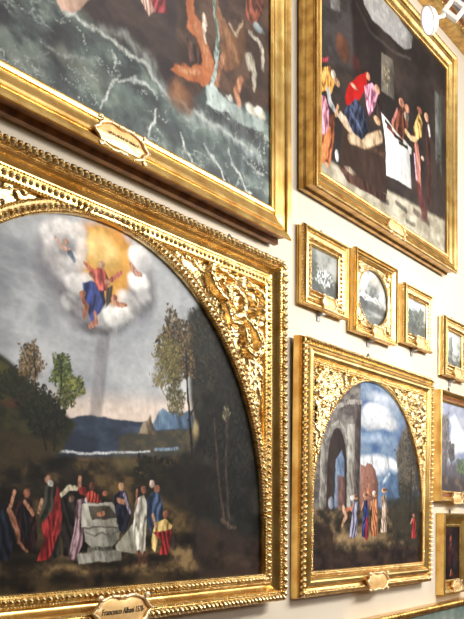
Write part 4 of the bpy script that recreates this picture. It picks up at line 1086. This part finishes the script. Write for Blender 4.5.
# ================================================================== P2 arched landscape, lower left
o = empty('framed_painting', (3.10, 0, 1.188), 'large round-topped landscape with a small crowd at a stone tomb, wide carved gilt frame', 'painting')
a2 = 1.247; zb = .15; zs = .434; r2 = 1.240; zt = zs + r2
canvas_part(o, -a2 - .01, a2 + .01, zb - .005, zt + .03, .030, OPS['P2'], .0042, 21, 1.0, 'paint', .16)
p2prof = [(0, .028), (0, .056), (.004, .062), (.022, .067), (.050, .066), (.056, .060), (.060, .054), (.068, .054), (.078, .060), (.090, .074), (.098, .092), (.104, .096), (.126, .108), (.144, .104), (.150, .090), (.146, .060), (.128, .050), (.128, .004)]
fr(o, -a2, a2, zb, zt, p2prof, 'gold')
cb = MB(); rp = rect_path(-a2, a2, zb, zt)
along(cb, rp, .006, .060, .017, (.0075, .006, .008)); along(cb, rp, .028, .064, .034, (.015, .015, .013), 'leaf'); along(cb, rp, .050, .064, .017, (.007, .006, .007))
along(cb, rp, .103, .096, .015, (.007, .006, .008)); along(cb, rp, .130, .103, .036, (.0185, .021, .018), 'leaf'); along(cb, rp, .118, .104, .036, (.008, .009, .012))
cb.build('carved_border', M['gold_carved'], o)
ab = MB(); arc_band(ab, 0, zs, r2, [(0, .028), (0, .048), (.004, .054), (.025, .060), (.052, .058), (.060, .050), (.060, .040)])
arc_beads(ab, 0, zs, r2 + .006, .053, .017, (.0075, .006, .009)); arc_beads(ab, 0, zs, r2 + .026, .058, .032, (.014, .014, .014), 'leaf'); arc_beads(ab, 0, zs, r2 + .052, .055, .017, (.007, .006, .009))
ab.build('arch_moulding', M['gold_carved'], o)
st2 = [(a_, [w_ * .9 for w_ in b_], c_ * 1.1) for a_, b_, c_ in SP2] + leaf_field(r2 + .06, 1.25, 1.245, 5, 150, .055, .013)
bl2 = list(SB2)
for side in (1, -1):
    spandrel(o, 0, zs, r2 + .055, 1.252, zt + .002, .034, side, st2, bl2, 460, 190, 1.35, 3)
plaque(o, 0, .052, .118, .335, .12, 'Francesco Albani 1578-')
back_box(o, -1.36, 1.36, .05, zt + .11, .0, .008)
hook(o, .90, zt + .15, .05)

# ================================================================== P4 dark interior, upper right
o = empty('framed_painting', (5.94, 0, 3.505), 'large dark interior painting with people around a bed, white cloth, plain stepped gilt frame', 'painting', None)
w4 = 1.012; zb = .135; zt = 1.528
canvas_part(o, -w4, w4, zb, zt, .08, OPS['P4'], .0062, 31, .8, 'paint', .16)
k4 = .84
fr(o, -w4, w4, zb, zt, [(d * k4, p - .012) for d, p in p1prof], 'gold')
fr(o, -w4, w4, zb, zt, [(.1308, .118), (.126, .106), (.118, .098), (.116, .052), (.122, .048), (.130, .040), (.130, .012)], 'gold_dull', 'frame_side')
back_box(o, -w4 - .12, w4 + .12, zb - .12, zt + .12, .002, .014)
plaque(o, .01, .055, .112, .26, .09, None)

# ================================================================== P5 arched ruins, lower right
o = empty('framed_painting', (5.695, 0, 1.18), 'round-topped painting of classical ruins and robed walkers, in a carved gilt frame', 'painting', None, rx=.8)
a5 = .828; zb = .15; zs = .507; r5 = .825; zt = zs + r5
canvas_part(o, -a5 - .01, a5 + .01, zb - .005, zt + .03, .042, OPS['P5'], .0042, 41, .7, 'paint', .16)
p5prof = [(0, .040), (0, .060), (.004, .064), (.026, .066), (.030, .060), (.036, .060), (.044, .072), (.054, .082), (.066, .087), (.080, .084), (.090, .074), (.098, .066), (.112, .072), (.130, .074), (.140, .068), (.148, .052), (.150, .034), (.150, .004)]
fr(o, -a5, a5, zb, zt, p5prof, 'gold')
cb = MB(); rp = rect_path(-a5, a5, zb, zt)
along(cb, rp, .008, .062, .014, (.006, .006, .008)); along(cb, rp, .020, .064, .020, (.008, .008, .008), 'leaf')
along(cb, rp, .128, .072, .034, (.011, .021, .018), 'rope'); along(cb, rp, .032, .060, .014, (.005, .004, .005))
cb.build('carved_border', M['gold_carved'], o)
ab = MB(); arc_band(ab, 0, zs, r5, [(0, .036), (0, .052), (.006, .058), (.020, .060), (.030, .054), (.030, .046)])
arc_beads(ab, 0, zs, r5 + .006, .055, .016, (.007, .006, .009)); arc_beads(ab, 0, zs, r5 + .020, .058, .020, (.009, .009, .010), 'leaf')
ab.build('arch_moulding', M['gold_carved'], o)
st5 = leaf_field(r5 + .03, .83, .825, 9, 230, .085, .036)
for q in range(6):
    a = .42 + q * .15
    rr = r5 + .06 + .17 * (1 - abs(a - .785) / .6)
    st5.append(spiral(rr * math.cos(a), rr * math.sin(a), .045, .008, q * 1.3, 1.2, .013, .008, .042))
bl5 = [((.70, .70), .045, .04), ((.60, .72), .03, .035), ((.72, .60), .03, .035)]
for side in (1, -1):
    spandrel(o, 0, zs, r5 + .025, .83, zt + .002, .036, side, st5, bl5, 330, 120, 1.2, 13)
plaque(o, 0, .055, .092, .29, .105, None)
back_box(o, -.94, .94, .02, zt + .13, .0, .006)
hook(o, -.14, zt + .135, .06)

# ================================================================== four small frames in a row
sprof = [(0, .028), (0, .042), (.06, .046), (.10, .044), (.14, .036), (.22, .038), (.42, .050), (.56, .056), (.62, .055), (.68, .050), (.74, .054), (.84, .064), (.92, .064), (.97, .056), (1, .044), (1, .036), (.93, .030), (.93, .016), (.97, .012), (.97, .002)]
def small_border(o, x0, x1, z0, z1, mg):
    cb = MB(); rp = rect_path(x0, x1, z0, z1)
    along(cb, rp, .08 * mg, .045, .012, (.005, .005, .005)); along(cb, rp, .36 * mg, .047, .026, (.012, .014, .010), 'leaf')
    along(cb, rp, .68 * mg, .052, .013, (.005, .005, .006))
    cb.build('carved_border', M['gold_carved'], o)
    cb = MB(); along(cb, rp, .99 * mg, .040, .020, (.010, .005, .008))
    return cb.build('beaded_edge', M['gold_carved'], o)
def small_frame(xc, zc, hw, hh, key, label, seed, mg=.10, mat='paint_gloss'):
    o = empty('small_framed_painting', (xc, 0, zc - hh - mg), label, 'painting', 'small framed pictures in a row on the cream wall', rx=.5)
    z0 = mg; z1 = mg + 2 * hh
    canvas_part(o, -hw, hw, z0, z1, .030, OPS[key], .004, seed, .5, mat, .2)
    fr(o, -hw, hw, z0, z1, [(d * mg, p) for d, p in sprof], 'gold'); small_border(o, -hw, hw, z0, z1, mg)
    back_box(o, -hw - .03, hw + .03, .01, z1 + .03, .0, .006)
    plaque(o, .01, mg * .45, .062, .17, .075, None, ornate=1.6)
    hook(o, 0, z1 + mg, .0); bracket(o, -.01, -.004)
    return o
small_frame(5.062, 3.083, .176, .125, 'F1', 'small rectangular landscape in a carved gilt frame, leftmost of the small row', 51, .103)
small_frame(6.485, 3.068, .177, .125, 'F3', 'small rectangular tree landscape, directly right of the oval picture', 53, .085)
small_frame(7.25, 2.962, .16, .128, 'F4', 'small rectangular landscape with a pale tree, set apart at the right of the row', 54, .10)

# the oval one
o = empty('small_framed_painting', (5.752, 0, 2.81), 'small oval grey seascape set in a rectangular carved gilt frame', 'painting', 'small framed pictures in a row on the cream wall', rx=.5)
z0 = .06; z1 = .46; hw = .26; zc = .262
canvas_part(o, -hw, hw, z0, z1, .022, OPS['F2'], .004, 52, .5, 'paint_gloss', .2)
s2 = [(d * .062, p + .006) for d, p in sprof]
fr(o, -hw, hw, z0, z1, s2, 'gold')
mb = MB(); n = 96; V = []; F = []; rr = np.linspace(0, 1, 14)
rx_, rz_ = .237, .182
fr_ = random.Random(4)
for i in range(n):
    a = 2 * math.pi * i / n; c, s = math.cos(a), math.sin(a)
    ex, ez = rx_ * c, rz_ * s
    k = min(hw / max(abs(c), 1e-6), (z1 - z0) / 2 / max(abs(s), 1e-6)); bx, bz = k * c, k * s
    for t in rr:
        x = ex + (bx - ex) * t; z = ez + (bz - ez) * t
        room = math.hypot(bx - ex, bz - ez)
        h = .040 + min(1, room / .05) * .008 * (math.sin(x * 190 + 3 * math.sin(z * 120)) * math.sin(z * 170 + 2 * math.sin(x * 90))) * math.sin(math.pi * t)
        V.append((x, -h, zc + z))
m = len(rr)
for i in range(n):
    for j in range(m - 1):
        F.append((i * m + j, i * m + j + 1, ((i + 1) % n) * m + j + 1, ((i + 1) % n) * m + j))
mb.add(V, F)
for i in range(60):
    a = 2 * math.pi * i / 60
    v, f = ELL; mb.add(v * .0052 + np.array([(rx_ + .004) * math.cos(a), -.044, zc + (rz_ + .004) * math.sin(a)]), f)
tube(mb, [(rx_ * math.cos(a), -.034, zc + rz_ * math.sin(a)) for a in np.linspace(0, 2 * math.pi, 65)[:-1]], .008, 8, True)
for sx in (-1, 1):
    for sz in (-1, 1):
        v, f = ELLB; mb.add(v * np.array([.022, .012, .02]) + np.array([sx * .218, -.042, zc + sz * .172]), f)
        for q in range(5):
            a = q * 1.256
            v, f = ELL; mb.add(v * np.array([.011, .009, .011]) + np.array([sx * .218 + .022 * math.cos(a), -.046, zc + sz * .172 + .02 * math.sin(a)]), f)
mb.build('oval_mount', M['gold_carved'], o)
cb = MB(); rp = rect_path(-hw, hw, z0, z1)
along(cb, rp, .022, .050, .015, (.006, .006, .006))
cb.build('carved_border', M['gold_carved'], o)
cb = MB(); along(cb, rp, .061, .046, .018, (.009, .004, .009)); cb.build('beaded_edge', M['gold_carved'], o)
back_box(o, -hw - .03, hw + .03, .01, z1 + .03, .0, .006)
plaque(o, .01, .035, .066, .17, .075, None, ornate=1.6); hook(o, 0, z1 + .062, .0); bracket(o, -.01, -.004)

# ================================================================== P6, P7 at the right edge
o = empty('framed_painting', (7.235, 0, 1.745), 'wooded landscape with a bright cloud, brown and gold frame, cut by the right edge', 'painting', rx=.3)
canvas_part(o, -.275, .275, .11, .785, .035, OPS['P6'], .0045, 61, .6, 'paint_gloss', .16)
fr(o, -.275, .275, .11, .785, [(0, .033), (0, .044), (.010, .048), (.016, .046), (.022, .040)], 'gold', 'inner_slip')
fr(o, -.275, .275, .11, .785, [(.022, .040), (.034, .040), (.046, .046)], 'liner', 'brown_band')
fr(o, -.275, .275, .11, .785, [(.046, .046), (.050, .056), (.060, .064), (.068, .072), (.076, .074), (.082, .068), (.082, .002)], 'gold')
back_box(o, -.33, .33, .05, .84, .0, .01)
plaque(o, 0, .055, .066, .2, .08, None, ornate=1.5); hook(o, -.05, .885, .0)

o = empty('framed_painting', (7.215, 0, 1.07), 'small narrow dark painting of a faint standing figure, below the wooded landscape', 'painting', rx=.3)
canvas_part(o, -.155, .155, .10, .505, .030, OPS['P7'], .0045, 71, .6, 'paint', .2)
fr(o, -.155, .155, .10, .505, [(0, .028), (0, .036), (.010, .040), (.018, .040), (.022, .036), (.030, .036), (.045, .042), (.070, .060), (.085, .070), (.098, .072), (.108, .064), (.108, .002)], 'gold')
back_box(o, -.24, .24, .02, .58, .0, .008)
plaque(o, .02, .048, .062, .18, .08, None, ornate=1.5); hook(o, 0, .612, .0)

# ================================================================== P8 bottom edge, P3 top corner
o = empty('framed_painting', (6.90, 0, .12), 'grey-green painting in a narrow leaf-carved gilt frame, its top edge showing along the bottom', 'painting', ry=-.6)
canvas_part(o, -1.42, 1.42, .055, .83, .055, OPS['P8'], .012, 81, 1, 'paint', .16)
fr(o, -1.42, 1.42, .055, .83, [(0, .053), (0, .066), (.010, .070), (.016, .064), (.024, .068), (.040, .082), (.052, .080), (.055, .066), (.055, .004)], 'gold')
cb = MB(); along(cb, rect_path(-1.42, 1.42, .055, .83), .034, .076, .05, (.024, .022, .018), 'leaf'); cb.build('carved_border', M['gold_dull'], o)

o = empty('framed_painting', (7.45, 0, 5.41), 'painting in a wide gilt and brown frame, only part showing behind the white spotlight', 'painting')
canvas_part(o, -1.15, 1.15, .20, 1.35, .05, OPS['P3'], .012, 91, 1, 'paint_gloss', .16)
fr(o, -1.15, 1.15, .20, 1.35, [(0, .048), (0, .066), (.015, .072), (.03, .070)], 'gold', 'inner_slip')
fr(o, -1.15, 1.15, .20, 1.35, [(.03, .070), (.036, .060), (.07, .062), (.085, .072)], 'liner', 'brown_band')
fr(o, -1.15, 1.15, .20, 1.35, [(.085, .072), (.09, .082), (.15, .098), (.17, .108), (.19, .106), (.20, .094), (.20, .004)], 'gold_dull')
cb = MB(); along(cb, rect_path(-1.15, 1.15, .20, 1.35), .118, .090, .05, (.022, .018, .010), 'leaf'); cb.build('carved_border', M['gold_dull'], o)

# ================================================================== spotlight on its drop arm
LX, LY, LZ = 5.55, -.50, 4.665
side_ = Vector((.546, -.838, 0)); up_ = Vector((0, 0, 1))
base = Vector((LX, LY, LZ)) + side_ * .36 + up_ * .22
o = empty('spotlight', tuple(base), 'white round spotlight on a jointed arm near the top right corner', 'lamp')
cen = Vector((LX, LY, LZ)) - base
mb = MB(); n = 48
ax = Vector((-.66, .68, -.32)).normalized()   # the way the lamp looks
u = ax.orthogonal().normalized(); v_ = ax.cross(u)
def lathe(prof):
    mb = MB(); V = []; F = []; k = len(prof)
    for a in range(n):
        an = 2 * math.pi * a / n
        for r_, h in prof:
            V.append(tuple(cen + ax * h + (u * math.cos(an) + v_ * math.sin(an)) * r_))
    for a in range(n):
        for j in range(k - 1):
            F.append((a * k + j, a * k + j + 1, ((a + 1) % n) * k + j + 1, ((a + 1) % n) * k + j))
    mb.add(V, F); return mb
lathe([(0, -.050), (.022, -.048), (.045, -.040), (.068, -.026), (.082, -.006), (.087, .006), (.087, .012), (.082, .014), (.078, .006)]).build('lamp_head', M['white'], o, angle=50)
lathe([(0, .012), (.04, .011), (.078, .006)]).build('lamp_lens', M['lens'], o)
mb = MB()
j0 = cen - ax * .045; j1 = cen + side_ * .085 + up_ * .03
tube(mb, [j0, j0 + (j1 - j0) * .3, j1], [.014, .011, .011], 10)
v, f = ELLB; mb.add(v * .02 + np.array(j0), f); mb.add(v * .018 + np.array(j1), f)
mb.build('arm', M['white'], o)
# square open yoke, turned on edge
c0 = cen + side_ * .155 + up_ * .066; ya = math.radians(52)
ex = side_ * math.cos(ya) + up_ * math.sin(ya); ez = up_ * math.cos(ya) - side_ * math.sin(ya); ey = Vector((.838, .546, 0))
def obox(mb, c, hx, hy, hz):
    V = [tuple(c + ex * sx * hx + ey * sy * hy + ez * sz * hz) for sx in (-1, 1) for sy in (-1, 1) for sz in (-1, 1)]
    mb.add(V, [(0, 1, 3, 2), (4, 6, 7, 5), (0, 4, 5, 1), (2, 3, 7, 6), (0, 2, 6, 4), (1, 5, 7, 3)])
mb = MB()
obox(mb, c0 + ez * .044, .056, .018, .012); obox(mb, c0 - ez * .044, .056, .018, .012); obox(mb, c0 - ex * .044, .012, .018, .034); obox(mb, c0 + ex * .044, .012, .018, .034)
mb.build('yoke', M['white'], o, smooth=False)
mb = MB()
tube(mb, [c0 + side_ * .06, c0 + side_ * .12 + up_ * .03, cen + side_ * .34 + up_ * .16, cen + side_ * .36 + up_ * .22, Vector((0, 0, HC - base.z - .02))], .016, 10)
box(mb, -.08, .08, -.08, .08, HC - base.z - .03, HC - base.z)
mb.build('drop_rod', M['white'], o)

# ================================================================== light
def area(name, loc, target, sx, sy, power, col, spread=180):
    l = bpy.data.lights.new(name, 'AREA'); l.shape = 'RECTANGLE'; l.size = sx; l.size_y = sy; l.energy = power; l.color = col
    l.spread = math.radians(spread)
    ob = bpy.data.objects.new(name, l); C.objects.link(ob); ob.location = loc
    ob.rotation_euler = (Vector(target) - Vector(loc)).to_track_quat('-Z', 'Y').to_euler()
    return ob
area('track_light', (6.2, -3.3, 3.75), (5.4, 0, 2.5), 3.6, .4, 262, (1, .965, .91))
area('ceiling_light', (5.0, -4.0, 7.4), (5.0, -1.5, 0), 9.0, 1.5, 110, (1, .97, .92))
area('gallery_fill_light', (6.0, -7.6, 3.8), (5.5, 0, 2.8), 7.0, 1.2, 150, (1, .97, .92))  # added soft fill, stands in for the bright unseen room in front
w = bpy.data.worlds.new('world'); bpy.context.scene.world = w; w.use_nodes = True
w.node_tree.nodes['Background'].inputs[0].default_value = (1, .96, .9, 1); w.node_tree.nodes['Background'].inputs[1].default_value = .3

# ================================================================== camera
cam = bpy.data.cameras.new('camera'); co = bpy.data.objects.new('camera', cam); C.objects.link(co)
th = math.atan2(625, 960)
co.location = (0, -3.2 * math.cos(th), 1.6)
co.rotation_euler = (math.pi / 2, 0, math.pi / 2 - th - math.pi / 2 + 0)
# optical axis makes the angle th with the wall's run (+x), turned towards the wall (+y)
co.rotation_euler = (math.pi / 2, 0, th - math.pi / 2)
cam.sensor_fit = 'VERTICAL'; cam.sensor_height = 36; cam.lens = 36 * 960 / 619
cam.shift_y = (524 - 309.5) / 619
cam.clip_end = 100
sc = bpy.context.scene; sc.camera = co
vs = sc.view_settings; vs.view_transform = 'Standard'; vs.look = 'None'; vs.gamma = 1; vs.use_curve_mapping = False; vs.exposure = 0.0
